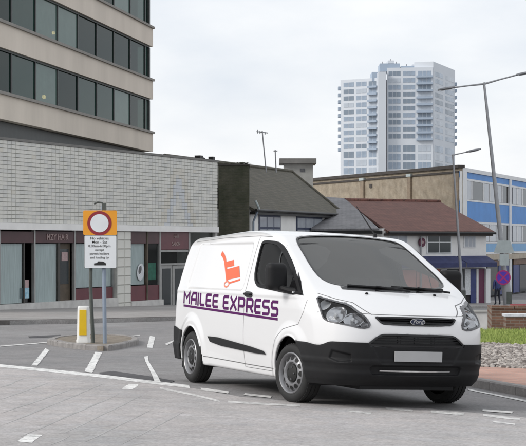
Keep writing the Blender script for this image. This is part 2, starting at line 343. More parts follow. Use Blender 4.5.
# centre-line profile of nose, bonnet, windscreen and roof front
_FZ = np.array([.20, .26, .32, .42, .55, .70, .80, .88, .94, .985, 1.02, 1.06, 1.11, 1.17, 1.25, 1.40, 1.60, 1.78, 1.82, 1.86, 1.89, 1.91, 1.94])
_FX = np.array([.80, .87, .94, .99, 1.01, 1.01, 1.005, .99, .97, .93, .87, .79, .69, .57, .42, .11, -.30, -.67, -.76, -.90, -1.12, -1.5, -2.6])
def _spl(x, y, n=400):
    # smoothed dense table
    xs = np.linspace(x[0], x[-1], n); ys = np.interp(xs, x, y); k = 9
    for _ in range(2):
        yp = np.pad(ys, k, mode='reflect', reflect_type='odd'); ys = np.convolve(yp, np.ones(2*k+1)/(2*k+1), 'valid')
    return xs, ys
FZ, FX = _spl(_FZ, _FX); FD = np.gradient(FX, FZ)
WZ, WY = _spl(np.array([.2, .3, .42, .6, .85, 1.05, 1.14, 1.2, 1.3, 1.5, 1.7, 1.9]), np.array([.95, .965, .985, .998, 1.0, 1.0, .995, .978, .958, .917, .873, .825]))
RZ, RX = _spl(np.array([.2, .5, .7, 1.0, 1.3, 1.6, 1.8, 1.9]), np.array([-3.80, -3.83, -3.82, -3.80, -3.77, -3.70, -3.62, -3.57]))
WHEEL_R, HUB_Z, AX_F, AX_R = .315, .315, 0.0, -3.06
PANEL = [(-3.28, 1.225), (-1.50, 1.225), (-1.47, 1.66), (-3.16, 1.66)]
def F_outer(x, y, z):
    a = np.abs(y)
    fx = np.interp(z, FZ, FX); fd = np.interp(z, FZ, FD)
    up = smooth(1.0, 1.3, z)
    plan = (1-up)*(.05*a**2+.40*a**6)+up*(.16*a**2+.03*a**6)
    front = (x-fx+plan)/np.sqrt(1+np.minimum(fd*fd, 60))
    w = np.interp(z, WZ, WY)
    w = w-.06*smooth(.2, .9, x)-.03*smooth(-2.6, -3.7, x)
    # flared arches
    for ax in (AX_F, AX_R):
        rr = np.sqrt((x-ax)**2+(z-HUB_Z)**2)
        w = w+.016*smooth(.56, .44, rr)
    # shoulder crease and stamped side panel
    w = w+.006*smooth(1.10, 1.13, z)*smooth(1.19, 1.15, z)*smooth(.5, .2, x)
    side = a-w
    roof = z-(1.912-.05*a**2-.07*a**6-.07*smooth(-1.5, -3.6, x))
    rear = np.interp(z, RZ, RX)-x+.05*a**2
    f = rmax(side, front, .10)
    f = rmax(f, roof, .10)
    f = rmax(f, rear, .07)
    return rmax(f, .235-z+.10*smooth(.75, 1.0, x), .03)
# ------------------------------------------------------------------ ground, roads, pavements
def axis(pts): 
    out = []
    for a, b, st in pts: out += list(np.arange(a, b, st))
    return np.array(out+[pts[-1][1]])
gx = axis([(-900, -100, 100), (-100, -20, 8), (-20, 22, .7), (22, 100, 6), (100, 900, 100)])
gy = axis([(-60, 0, 6), (0, 60, 1.0), (60, 130, 2.5), (130, 300, 17), (300, 1800, 150)])
GX, GY = np.meshgrid(gx, gy, indexing='ij'); GZ = gz(GX, GY); nx, ny = GX.shape
ground = me('road', np.stack([GX, GY, GZ], -1).reshape(-1, 3), [(i*ny+j, (i+1)*ny+j, (i+1)*ny+j+1, i*ny+j+1) for i in range(nx-1) for j in range(ny-1)], 'asphalt', smooth=True)
kind(ground, 'structure')
def gstrip(name, left, right, m, lift, parent=ground, seg=.5):
    # a strip on the ground between two polylines given in pixels
    def dens(pl):
        W = [gp(*p) for p in pl]; out = []
        return W
    L, R = dens(left), dens(right); V = []; Fc = []
    n = max(2, int(max((L[-1]-L[0]).length, (R[-1]-R[0]).length)/seg)+1)
    def samp(W, t):
        k = t*(len(W)-1); i = min(int(k), len(W)-2); return W[i].lerp(W[i+1], k-i)
    for i in range(n+1):
        t = i/n
        for p in (samp(L, t), samp(R, t)): V.append((p.x, p.y, float(gz(p.x, p.y))+lift))
    Fc = [(2*i, 2*i+1, 2*i+3, 2*i+2) for i in range(n)]
    return me(name, V, Fc, m, parent)
# lighter worn crossing carriageway in the foreground
fr = gstrip('worn_carriageway', [(-160, 346), (0, 366.5), (110, 378), (190, 388), (240, 397), (330, 405), (430, 409), (560, 421), (640, 432)], [(-230, 560)]+[(-100+i*110, 640) for i in range(8)], 'asphalt_light', .004, seg=.35)
def subdiv(o, cuts, lift):
    b = bmesh.new(); b.from_mesh(o.data); bmesh.ops.subdivide_edges(b, edges=b.edges[:], cuts=cuts, use_grid_fill=True)
    for v in b.verts: v.co.z = float(gz(v.co.x, v.co.y))+lift
    b.to_mesh(o.data); b.free()
subdiv(fr, 5, .004)
def quad_mark(pl, m='paint', lift=.006, name='road_marking'):
    V = [gp(*p) for p in pl]; W = []
    for i, a in enumerate(V):
        b = V[(i+1) % len(V)]; k = max(1, int((b-a).length/.09))
        for j in range(k):
            q = a.lerp(b, j/k); W.append((q.x+random.uniform(-.009, .009), q.y+random.uniform(-.011, .011)))
    return me(name, [(x, y, float(gz(x, y))+lift) for x, y in W], [tuple(range(len(W)))], m, ground)
gstrip('road_marking', [(-120, 351), (0, 364.6), (98, 374.6), (150, 381), (189, 385.6)], [(-120, 354), (0, 367.4), (98, 377.6), (150, 384.2), (190, 388.6)], 'paint', .006)
for q in ([(45.5, 348.5), (49.5, 350.5), (37.5, 366), (31, 366)], [(95.5, 352), (102, 353), (92.5, 373), (84.5, 372)], [(149.8, 336.2), (155.3, 337), (152.5, 348.3), (146.8, 348)],
          [(121.8, 389.3), (128.4, 384.4), (139.8, 384.4), (132.7, 389.9)], [(17, 442.3), (28.5, 434.7), (42.8, 435.6), (31.4, 443.8)]): quad_mark(q)
for q in ([(165, 344.2), (174.5, 340), (175.5, 341), (167, 345.4)], [(0, 346), (48, 342.2), (48, 343.0), (0, 347.0)], [(93, 338.6), (140, 335.3), (140, 336.0), (93, 339.4)],
          [(201, 388.2), (229, 391.8), (228.5, 394), (201, 390.4)], [(244, 393.6), (272, 396.4), (271.5, 398.4), (244, 395.6)]): quad_mark(q, 'paint_worn')
gstrip('road_marking', [(144, 357), (145.5, 362), (149, 369), (152.5, 376.5), (154.5, 382)], [(148, 356.5), (148.6, 361.5), (152.5, 368), (157.5, 376), (161, 383)], 'paint', .0064, seg=.2)
gstrip('road_marking', [(160, 387.6), (190, 393.5), (219, 400.6)], [(160, 389.4), (190, 395.5), (220, 402.6)], 'paint_worn', .006)
gstrip('road_marking', [(228, 401.2), (262, 403.4), (300, 405.2)], [(228, 403.2), (262, 405.3), (300, 407.1)], 'paint_worn', .006)
for q in ([(347, 410.4), (371, 413), (370, 414.6), (348, 412)], [(386, 408), (413, 410.2), (412, 412), (386, 410)], [(431, 411), (465, 413.6), (464, 416), (431.5, 413.4)], [(482, 409.4), (513, 412), (512.5, 414), (482, 411.6)], [(483.5, 414.4), (520, 418.8), (520, 421), (484, 416.8)], [(493, 421.6), (515, 424.2), (515, 425.6), (493, 423)]): quad_mark(q, 'paint_worn', .006)
gstrip('road_marking', [(468, 389.2), (526, 400.6), (600, 418)], [(468, 390.4), (526, 402.4), (600, 420.5)], 'paint_worn', .006)
quad_mark([(98.4, 376), (99.9, 372.8), (112.7, 371.3), (150, 376.6), (175.4, 381.3), (168, 383.6), (132, 379.6)], 'patch', .005, 'tarmac_patch')
for a, b in (((0, 400), (50, 383)), ((0, 414), (75, 388.5)), ((0, 427), (104, 384)), ((20, 437.5), (120, 394)), ((64, 434), (142, 396)), ((84, 443), (152, 410)), ((50, 446), (70, 437)), ((120, 446), (185, 412)), ((0, 388), (24, 379))):
    n = 9; L = []; R = []
    for i in range(n):
        t = i/(n-1); x = a[0]+(b[0]-a[0])*t; y = a[1]+(b[1]-a[1])*t+random.uniform(-.35, .35); w = random.uniform(.35, .8)*min(1, 4*t+.05, 4*(1-t)+.05)
        L.append((x, y-w)); R.append((x, y+w))
    gstrip('tar_seam', L, R, 'tar', .0052, seg=.3)
# manhole-like tarmac strip across the far lane
quad_mark([(28, 336.5), (60, 335), (62, 336.8), (30, 338.2)], 'patch', .004, 'tarmac_patch')

# raised pavements: polygon top at +h with a kerb face
def slab(name, pix, h, m, lift_pts=None):
    P = [gp(*p) for p in pix]; n = len(P)
    V = [(p.x, p.y, float(gz(p.x, p.y))+h) for p in P]+[(p.x, p.y, float(gz(p.x, p.y))-.1) for p in P]
    b = MB().add(V, [tuple(range(n))]+[(i, i+n, (i+1) % n+n, (i+1) % n) for i in range(n)])
    return b.build(name, m)
def wslab(name, pts, h, m):
    n = len(pts); V = [(x, y, float(gz(x, y))+h) for x, y in pts]+[(x, y, float(gz(x, y))-.1) for x, y in pts]
    return MB().add(V, [tuple(range(n))]+[(i, i+n, (i+1) % n+n, (i+1) % n) for i in range(n)]).build(name, m)
# shop facade line
SP0, SP1 = Vector((-10.36, 63.0)), Vector((-2.32, 80.8)); SD = (SP1-SP0).normalized(); SA = SP0-SD*8.0; SB = SP1
K = [gp(-70, 328), gp(0, 325), gp(60, 324), gp(120, 322.5), gp(180, 320.8), gp(230, 319)]
pts = [(k.x, k.y) for k in K]; sn = Vector((-SD.y, SD.x))
back = [(SB+SD*3+sn*.6).to_tuple(), (SA-SD*2+sn*.6).to_tuple()]
strip = pts+back
def strip_mesh(name, near, far, h, m, n=24, parent=None, skirt=True):
    V = []; Fc = []
    def samp(W, t):
        k = t*(len(W)-1); i = min(int(k), len(W)-2); f = k-i; return (W[i][0]*(1-f)+W[i+1][0]*f, W[i][1]*(1-f)+W[i+1][1]*f)
    for i in range(n+1):
        a = samp(near, i/n); b = samp(far, i/n)
        for (x, y), dz in ((a, -.1), (a, h), (((a[0]+b[0])/2, (a[1]+b[1])/2), h), (b, h)): V.append((x, y, float(gz(x, y))+dz))
    for i in range(n):
        for k in range(3): Fc.append((4*i+k, 4*i+k+1, 4*i+5+k, 4*i+4+k))
    return MB().add(V, Fc).build(name, m, parent)
pave = kind(strip_mesh('pavement', pts, [(SA-SD*2+sn*.6).to_tuple(), (SB+SD*3+sn*.6).to_tuple()], .12, 'pave'), 'structure')
def kerb_run(name, pts, w, h, m, parent, stone=None):
    # kerb stones laid along a line of points, each a stone of its own with a small joint
    P = [Vector(p) for p in pts]; out = []; seglen = [(P[i+1]-P[i]).length for i in range(len(P)-1)]; tot = sum(seglen)
    n = max(1, int(round(tot/(stone or tot)))); 
    def at_s(s):
        for i, l in enumerate(seglen):
            if s <= l or i == len(seglen)-1: return P[i]+(P[i+1]-P[i])*(s/l)
            s -= l
    for k in range(n):
        a = at_s(tot*k/n+.006); b = at_s(tot*(k+1)/n-.006); d = (b-a).normalized(); nn = Vector((-d.y, d.x)); hh = h+random.uniform(-.004, .004)
        c = .018; V = []
        for p in (a, b):
            g = float(gz(p.x, p.y))
            for off, z in ((0, -.12), (0, hh-c), (c, hh), (w, hh), (w, -.12)):
                q = p+nn*off; V.append((q.x, q.y, g+z))
        Fc = [(i, i+5, (i+1) % 5+5, (i+1) % 5) for i in range(5)]+[(4, 3, 2, 1, 0), (5, 6, 7, 8, 9)]
        out.append(MB().add(V, Fc).build(name, m, parent))
    return out
kerb_run('kerb', [(Vector(p)-sn*0.0).to_tuple() for p in pts], -.0+.14, .135, 'kerb_dark', pave, 4.0)
# traffic island with kerb stones
isl_px = [(47, 344.5), (52, 341.5), (60, 340.2), (95, 338), (128, 339.5), (139, 342), (138, 345), (118, 349.5), (104, 351.5), (88, 350.5), (66, 348)]
IP = [gp(*p, ) for p in isl_px]; ic = sum((Vector((p.x, p.y)) for p in IP), Vector((0, 0)))/len(IP)
isl = kind(wslab('traffic_island', [((Vector((p.x, p.y))-ic)*.93+ic).to_tuple() for p in IP], .085, 'island'), 'structure')
ring = [Vector((p.x, p.y)) for p in IP]; ring = ring+[ring[0]]
area = sum(ring[i].x*ring[i+1].y-ring[i+1].x*ring[i].y for i in range(len(ring)-1))
if area < 0: ring = ring[::-1]
kerb_run('kerb_stone', [r.to_tuple() for r in ring], .13, .10, 'kerb', isl, .9)
# right-hand island: kerb, red pavers, stone bank, grass
kb = [gp(u, v) for u, v in ((440, 381.5), (474, 387.5), (526, 397), (600, 414), (680, 440), (770, 478))]
KB = [(p.x, p.y) for p in kb]
def offs(line, d):
    out = []
    for i, p in enumerate(line):
        a = Vector(line[max(i-1, 0)]); b = Vector(line[min(i+1, len(line)-1)]); t = (b-a).normalized(); n_ = Vector((-t.y, t.x)); out.append((p[0]+n_.x*d, p[1]+n_.y*d))
    return out
US = [430, 474, 526, 600, 690, 820]
def pline(vs, lift): return [(q.x, q.y) for q in (gp(u, v, lift) for u, v in zip(US, vs))]
BANK_H = .26
inner, outer, go = pline([366, 366.5, 368.5, 374, 384, 398], .11), pline([343, 344, 346, 350, 357, 366], BANK_H), pline([330.5, 330.5, 331, 333, 336, 341], BANK_H+.06)
right_pave = kind(strip_mesh('paved_verge', offs(KB, .12), inner, .11, 'paver'), 'structure')
kerb_run('kerb_stone', KB, .125, .12, 'kerb', right_pave, .85)
# stone bank rises from the pavers to the grass
def bank_z(t): return .10+(BANK_H-.10)*t
V = []; Fc = []; n = 30
def samp(W, t):
    k = t*(len(W)-1); i = min(int(k), len(W)-2); f = k-i; return Vector((W[i][0]*(1-f)+W[i+1][0]*f, W[i][1]*(1-f)+W[i+1][1]*f))
for i in range(n+1):
    for j in range(5):
        p = samp(inner, i/n).lerp(samp(outer, i/n), j/4); V.append((p.x, p.y, float(gz(p.x, p.y))+bank_z(j/4)))
Fc = [(5*i+j, 5*i+j+1, 5*i+6+j, 5*i+5+j) for i in range(n) for j in range(4)]
bank = kind(me('stone_bank', V, Fc, 'soil', smooth=True), 'structure')
# rubble stones, too many and too small to count: one object of real stones
def ico():
    b = bmesh.new(); bmesh.ops.create_icosphere(b, subdivisions=1, radius=1.0); v = [x.co.copy() for x in b.verts]; f = [tuple(q.index for q in x.verts) for x in b.faces]; b.free(); return v, f
IV, IF = ico(); mb = MB(); rr = random.Random(3)
for k in range(7500):
    t = rr.uniform(.05, .95); s = rr.random(); p = samp(inner, t).lerp(samp(outer, t), s)
    r = rr.uniform(.022, .056); rot = Matrix.Rotation(rr.uniform(0, 6.3), 3, 'Z') @ Matrix.Rotation(rr.uniform(-.5, .5), 3, 'X'); sc = Vector((rr.uniform(.8, 1.35), rr.uniform(.7, 1.1), rr.uniform(.55, .9)))
    z = float(gz(p.x, p.y))+bank_z(s)+r*.25
    mb.add([Vector((p.x, p.y, z))+rot @ Vector((v.x*sc.x*r*rr.uniform(.82, 1.15), v.y*sc.y*r*rr.uniform(.82, 1.15), v.z*sc.z*r)) for v in IV], IF)
rub = kind(mb.build('rubble_stones', 'rubble', bank), 'stuff'); rub['label'] = 'pale and brown rubble stones bedded in the sloping bank'
# tone each stone on its own
def per_island(m_):
    t = m_.node_tree; r = [n_ for n_ in t.nodes if n_.type == 'VALTORGB'][0]; g = t.nodes.new('ShaderNodeNewGeometry')
    mixn = t.nodes.new('ShaderNodeMath'); mixn.operation = 'ADD'; n_ = [q for q in t.nodes if q.type == 'TEX_NOISE'][0]
    sc = t.nodes.new('ShaderNodeMath'); sc.operation = 'MULTIPLY_ADD'; sc.inputs[1].default_value = .35; sc.inputs[2].default_value = -.17
    t.links.new(n_.outputs[0], sc.inputs[0]); t.links.new(g.outputs['Random Per Island'], mixn.inputs[0]); t.links.new(sc.outputs[0], mixn.inputs[1]); t.links.new(mixn.outputs[0], r.inputs[0])
    r.color_ramp.elements[0].position = .0; r.color_ramp.elements[1].position = 1.0
per_island(MT['rubble']); per_island(MT['grass'])
# lawn behind the bank
V = []; Fc = []; n = 30
def lawn_z(j): return BANK_H+.06*j
for i in range(n+1):
    for j in range(5):
        p = samp(outer, i/n).lerp(samp(go, i/n), j/4); V.append((p.x, p.y, float(gz(p.x, p.y))+lawn_z(j/4)))
lawn = kind(me('lawn', V, [(5*i+j, 5*i+j+1, 5*i+6+j, 5*i+5+j) for i in range(n) for j in range(4)], 'turf', smooth=True), 'structure')
mb = MB()
for k in range(22000):
    t = rr.uniform(.05, .95); s = rr.random(); p = samp(outer, t).lerp(samp(go, t), s); z = float(gz(p.x, p.y))+lawn_z(s)-.01
    h = rr.uniform(.04, .11); a = rr.uniform(0, 6.28); w = rr.uniform(.008, .016); dx, dy = math.cos(a)*w, math.sin(a)*w; lx, ly = rr.uniform(-.04, .04), rr.uniform(-.04, .04)
    mb.add([(p.x-dx, p.y-dy, z), (p.x+dx, p.y+dy, z), (p.x+lx, p.y+ly, z+h)], [(0, 1, 2)])
gr = me('grass', mb.v, mb.f, 'grass', lawn); kind(gr, 'stuff'); gr['label'] = 'short yellow-green grass blades on the lawn'

# ------------------------------------------------------------------ the tiled shop building
S = Fac('shop_building', SA.to_tuple(), SB.to_tuple(), float(gz(SP0.x, SP0.y))+.1)
tag(S.root, 'low shop building clad in pale grey tiles with maroon shopfronts, below the office block', 'shop building')
zTop = S.z(0, 139.5); zFas = S.z(0, 229.5); zCor = S.z(0, 222.5); L = S.L; zPl = S.z(10, 304.5); zB = S.z(217, 312)-.3
sPil0, sPil1 = S.s(117.5), S.s(131)
S.box('wall', 'grout', 0, L, -9, 0, zFas+.02, zTop, None)
S.box('cornice', 'render_white', -.02, L+.02, 0, .09, zFas, zCor)
S.box('coping', 'concrete_dark', -.02, L+.04, -.3, .07, zTop, zTop+.10)
S.box('rear_wall', 'interior', 0, L, -9, -2.2, zB, zFas)
S.box('end_wall', 'plinth', L-.15, L, -2.19, -.02, zB, zFas)
# tiles: the 300 largest singly, the rest joined
NR = 20; tw, th = .30, (zTop-zCor)/NR; nc = int(L/tw); tw = L/nc
tv = []; c = .008
tverts = [(-tw/2+.007, 0, -th/2+.007), (tw/2-.007, 0, -th/2+.007), (tw/2-.007, 0, th/2-.007), (-tw/2+.007, 0, th/2-.007), (-tw/2+.007+c, -.03, -th/2+.007+c), (tw/2-.007-c, -.03, -th/2+.007+c), (tw/2-.007-c, -.03, th/2-.007-c), (-tw/2+.007+c, -.03, th/2-.007-c)]
tfaces = [(4, 5, 6, 7), (0, 1, 5, 4), (1, 2, 6, 5), (2, 3, 7, 6), (3, 0, 4, 7)]
tm = []; TN = ('tile', 'tile2', 'tile3', 'tile4')
for q in TN:
    d = bpy.data.meshes.new('tile'); d.from_pydata(tverts, [], tfaces); d.materials.append(MT[q]); tm.append(d)
cnt = 0; rest = MB(); rest_m = []
first = int(S.s(-10)/tw); uof = lambda x: U0+FPX*(S.A.x+S.d.x*x)/(S.A.y+S.d.y*x)
for i in range(nc):
    for j in range(NR):
        x, z = (i+.5)*tw, zCor+(j+.5)*th; dy = random.uniform(-.004, .004); r_ = random.random(); k = 0 if r_ < .66 else 1
        u = uof(x); hj = j/(NR-1.0); arch = abs(abs(u-178)/17.0-(1-hj)*.95)          # a faint faded arch of tinted tiles
        if 150 < u < 205 and arch < .16 and hj < .85: k = 2
        elif 155 < u < 200 and abs(abs(u-178)/17.0-(1-hj)*.95+.30) < .14 and hj < .7: k = 3
        elif r_ > .985: k = 2
        if i >= first and cnt < 300:
            share('tile', tm[k], S.root, (x, dy, z), (0, random.uniform(-.004, .004), 0)); cnt += 1
        else: rest.add([(a+x, b+dy, e+z) for a, b, e in tverts], tfaces); rest_m += [k]*len(tfaces)
kind(me('tiles', rest.v, rest.f, None, S.root, mats=list(TN), fm=rest_m), 'stuff')
# tiled pier between the two shopfronts
pz = S.z(124, 312)
S.box('pier', 'grout', sPil0, sPil1, -2.1, -.02, pz-.3, zFas)
ntz = 9; ph = (zFas-pz)/ntz
ptv = [(a*(sPil1-sPil0-.02)/tw/2, b, e*ph/th) for a, b, e in tverts]
pd = bpy.data.meshes.new('tile'); pd.from_pydata(ptv, [], tfaces); pd.materials.append(MT['tile'])
for j in range(ntz):
    for k in range(2): share('pier_tile', pd, S.root, (sPil0+(k+.5)*(sPil1-sPil0)/2, .02, pz+(j+.5)*ph))
R0 = -.20   # shopfront plane, set back
def sb(name, m, u0, u1, v0, v1, d0=R0-.05, d1=R0+.03, parent=None): return S.pbox(name, m, u0, u1, v0, v1, d0, d1, parent)
def pane(u0, u1, v0, v1, blind=None, parent=None):
    p = sb('window_pane', 'shop_glass', u0, u1, v0, v1, R0-.02, R0-.008)
    if blind: sb('blind', blind, u0+.2, u1-.2, v0+.3, v1-.3, R0-.09, R0-.06)
    return p
# left shopfront
S.box('plinth', 'plinth', 0, sPil0-.003, R0-.3, .05, S.z(60, 313)-.3, zPl)
for u0, u1 in ((-40, 2), (3.5, 37), (38.5, 77), (79, 117)): sb('fascia_board', 'maroon_dark', u0, u1, 231.5, 243.0, R0-.02, R0+.05)
for u in (-41, 2.7, 37.6, 77.8, 116.7): sb('mullion', 'frame_alu', u-.7, u+.7, 230, 304.3, R0-.06, R0+.07)
pane(-39.5, 1.8, 243.4, 304, 'blind'); pane(3.6, 27.5, 243.4, 304, 'blind'); sb('mullion', 'frame_dark', 27.6, 28.4, 243.2, 304.3)
sb('door_recess', 'brown_door', 28.6, 36.6, 243.4, 304, R0-.9, R0-.85); pane(38.6, 61.5, 243.4, 304, 'blind'); sb('mullion', 'frame_dark', 61.6, 63.6, 243.2, 304.3)
dr = sb('door', 'brown_door', 63.8, 76.9, 243.4, 304.2, R0-.2, R0-.14)
sb('door_glass', 'dark_glass', 65.5, 75.2, 249, 284, R0-.138, R0-.125, dr); sb('notice', 'poster_pink', 68, 74, 252, 261, R0-.12, R0-.115, dr)
pane(79.2, 116, 243.4, 287.5, 'blind'); sb('stall_riser', 'maroon', 79.2, 116, 288, 304.2)
# right shopfront
sR = S.s(217)
S.box('plinth', 'plinth', sPil1+.003, S.s(162.8), R0-.3, .05, S.z(147, 312)-.3, S.z(147, 300.5))
for u0, u1 in ((132, 149), (151, 162)): sb('fascia_board', 'maroon_dark', u0, u1, 231.8, 243.5, R0-.02, R0+.05)
for u in (131.5, 150, 162.7, 192, 216): sb('mullion', 'frame_alu' if u != 150 else 'brown_door', u-.7, u+.7, 230.5, 309, R0-.06, R0+.07)
pane(132.2, 149.2, 243.7, 285, 'blind'); pane(150.8, 161.9, 243.7, 285, None)
sb('poster', 'poster_green', 152.5, 160.5, 263, 280, R0-.06, R0-.05); sb('stall_riser', 'maroon', 132.2, 162, 285.5, 300.3)
sb('door_sign', 'maroon', 163.6, 191, 231.8, 249.5, R0-.02, R0+.06); sb('transom', 'frame_alu', 163.6, 191, 250, 252, R0-.05, R0+.05)
pane(163.6, 191, 252.2, 263, None); sb('transom', 'frame_alu', 163.6, 191, 263.2, 265, R0-.05, R0+.05)
for u0, u1 in ((164, 176), (176.6, 190.4)):
    d_ = sb('door', 'frame_alu', u0, u1, 265.3, 309, R0-.04, R0+.0); sb('door_glass', 'dark_glass', u0+2, u1-2, 268.5, 305, R0+.002, R0+.012, d_)
pane(192.8, 215.3, 231.8, 309, None)
def plane_text(fac, txt, u, v, size, m, d, parent, off=.0, wid=1.0):
    s_, z_ = fac.px(u, v, d); tmm = text_mesh(txt, size, .008, off=off); tmm.materials.append(MT[m]); o = bpy.data.objects.new('lettering', tmm); COL.objects.link(o); o.parent = parent
    o.location = (s_, -d, z_); o.rotation_euler = (math.radians(90), 0, 0); o.scale = (wid, 1, 1); return o
plane_text(S, 'MZY HAIR', 57.5, 237.3, .36, 'text_dim', R0+.06, S.root, .004, 1.05)
plane_text(S, 'HAIR', 176, 236.5, .26, 'text_dim', R0+.07, S.root, .003); plane_text(S, 'SALON', 176, 244, .26, 'text_dim', R0+.07, S.root, .003)
# blue poster with a pink head in the left doorway, oval sticker in the right window
def disc_poly(cx, cz, rx, rz, n=20, rot=0): return [(cx+rx*math.cos(2*math.pi*k/n)*math.cos(rot)-rz*math.sin(2*math.pi*k/n)*math.sin(rot), cz+rx*math.cos(2*math.pi*k/n)*math.sin(rot)+rz*math.sin(2*math.pi*k/n)*math.cos(rot)) for k in range(n)]
def plate(fac, name, m, poly, d0, d1, parent): return MB().prism(poly, lambda p: (p[0], -d1, p[1]), lambda p: (p[0], -d0, p[1])).build(name, m, parent)
st = S.root
s0, z0 = S.px(30, 294); k = S.s(31)-S.s(30); kz = abs(S.z(30, 295)-S.z(30, 294))
board = root('display_board', (S.A.x+S.d.x*s0, S.A.y+S.d.y*s0, S.zb), S.rz); tag(board, 'small pale blue display board with pink top propped in left shop doorway', 'display board')
yb = .26
for nm, m_, rx0, rx1, za, zb_ in (('base', 'black', -3.2*k, 3.0*k, S.z(30, 302.8), S.z(30, 298.5)), ('panel', 'poster_blue', -5.2*k, 4.6*k, S.z(30, 298.5), S.z(30, 288)), ('head', 'poster_pink', .4*k, 4.2*k, S.z(30, 288), S.z(30, 280))): bx(nm, board, m_, rx0, rx1, yb, yb+.03, za, zb_)
bx('stem', board, 'black', -.02, .02, yb+.005, yb+.025, S.z(10, 304.5), S.z(30, 302.8))
s1, z1 = S.px(145.5, 272); plate(S, 'sticker', 'poster_white', disc_poly(s1-.1, z1, .33, .40, 20, -.3), R0-.006, R0+.004, st); plate(S, 'sticker', 'hl_dark', disc_poly(s1-.17, z1+.1, .13, .2, 14, -.5), R0+.006, R0+.012, st)
# fixtures on the parapet
mb = MB(); u_ = S.s(200)
mb.box(u_-.1, u_+.25, -.05, .25, zTop+.1, zTop+.25); mb.tube([(u_+.25, .1, zTop+.18), (u_+.7, .1, zTop+.12)], .05, 6)
mb.build('parapet_floodlight', 'black', S.root)
bx('parapet_floodlight', S.root, 'black', S.s(213)-.12, S.s(213)+.12, -.05, .2, zTop+.1, zTop+.26)

# ------------------------------------------------------------------ office block behind
OA, OB = Vector((-12.5, 76.0)), Vector((-7.15, 104.0)); OD = (OB-OA).normalized(); OA2 = OA-OD*14
O_ = Fac('office_block', OA2.to_tuple(), OB.to_tuple(), float(gz(OB.x, OB.y)))
tag(O_.root, 'beige concrete office block with long bands of dark windows, top left', 'office block')
zc = lambda v: O_.z(153, v); LO = O_.L; st_h = zc(27)-zc(79.5)
O_.box('core', 'office_in', .3, LO-.5, -14, -.9, 0, zc(-190))
O_.box('ground_wall', 'plinth', .3, LO-.6, -.9, -.6, 0, zc(170))
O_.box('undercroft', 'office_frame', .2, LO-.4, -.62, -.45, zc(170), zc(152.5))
um0 = O_.s(38.7); um1 = O_.s(132.8); pw = (um1-um0)/5.0
for k in range(6):
    zt = zc(134)+k*st_h; zb_ = zt-(zc(134)-zc(152)); 
    O_.box('spandrel', 'spandrel', 0, LO, -14, 0, zb_, zt)
    O_.box('sill', 'spandrel_edge', -.02, LO+.05, -.25, .12, zt+.003, zt+.14)
    if k == 5: continue
    w0, w1 = zt+.143, zt+st_h-(zc(134)-zc(152))-.003
    O_.box('window_head', 'office_frame', 0, LO-.35, -.24, -.12, w1-.10, w1)
    O_.box('corner_post', 'office_frame', LO-.62, LO-.35, -.30, -.1, w0, w1-.102)
    x = um0+pw*6-.0
    edges = [um0+pw*i for i in range(-9, 7) if um0+pw*i > .2 and um0+pw*i < LO-.9]+[LO-.62]
    for i, e in enumerate(edges):
        O_.box('mullion', 'office_frame', e-.07, e+.07, -.26, -.15, w0+.001, w1-.101) if i < len(edges)-1 else None
        if i:
            a, b = edges[i-1]+.071, edges[i]-(.071 if i < len(edges)-1 else .001)
            gm_ = random.choice(['office_glass', 'office_glass', 'office_glass2', 'office_glass3', 'office_glass3'])
            if random.random() < .45: O_.box('blind', 'office_blind', a+.05, b-.05, -.36, -.33, w1-.15-random.uniform(.3, 1.1), w1-.15)
            w = O_.box('window_pane', gm_, a, b, -.24, -.21, w0+.002, w1-.103)
for u, v, r in ((53.5, 33, .08), (44, 97, .10)):  # glowing discs added as the warm reflections of two panes, no real lamps
    s_, z_ = O_.px(u, v, -.55); plate(O_, 'pane_glow', 'glow_warm', disc_poly(s_, z_, r*1.6, r, 14), -.6, -.5, O_.root)

# ------------------------------------------------------------------ mossy block, white house
zb_ = float(gz(-1.6, 84.0))
mo = root('brick_block', (at(218.5, 243, 84).x, 84.0, zb_)); w_ = at(249, 243, 84).x-at(218.5, 243, 84).x; ht = at(220, 165.5, 84).z-zb_
tag(mo, 'dark mossy brick flank block between tiled shop and white house', 'brick block')
bx('wall', mo, 'moss', 0, w_, 0, 4.5, -.2, ht); mb = MB(); x = 0
bx('coping', mo, 'coping', -.03, w_+.03, -.05, 4.55, ht, ht+.07)
rr = random.Random(5)
for k in range(11):
    p0 = rr.uniform(0, w_); s_ = rr.uniform(.08, .2); mb.add([Vector((p0, .1, ht+.06))+Vector((v.x*s_*1.6, v.y*s_*.6, abs(v.z)*s_*.7)) for v in IV], IF)
mb.build('moss_tufts', 'moss', mo)
H = Fac('house', (at(250.5, 243, 86).x, 86.0), (at(338, 243, 100).x, 100.0), float(gz(1.5, 92)))
tag(H.root, 'white house with mossy dark slate roof and navy framed windows behind van', 'house')
zE = H.z(252, 208.5); LH = H.L
H.box('wall', 'render_white', 0, LH, -7, 0, 0, zE-.02)
def roof_quad(name, m, pts, parent, th=.12):
    n = len(pts); P = [Vector(p) for p in pts]; nn = (P[1]-P[0]).cross(P[-1]-P[0]).normalized(); nn = nn if nn.z > 0 else -nn
    return MB().prism(list(range(n)), lambda i: P[i], lambda i: P[i]-nn*th).build(name, m, parent)
hD = 5.0
zR = H.px(248, 166.5, -hD)[1]; sR1 = H.px(292, 168, -hD)[0]
rf = roof_quad('roof', 'slate', [(-.15, -.3, zE-.05), (LH+.2, -.3, zE-.05), (sR1, hD, zR), (-.15, hD, zR)], H.root)
roof_quad('hip', 'slate', [(LH+.2, -.28, zE-.06), (LH+.2, 2*hD+.3, zE-.06), (sR1, hD, zR-.002)], rf)
roof_quad('rear_slope', 'slate', [(-.15, 2*hD+.3, zE-.05), (LH+.2, 2*hD+.3, zE-.05), (sR1, hD+.01, zR), (-.15, hD+.01, zR)], rf)
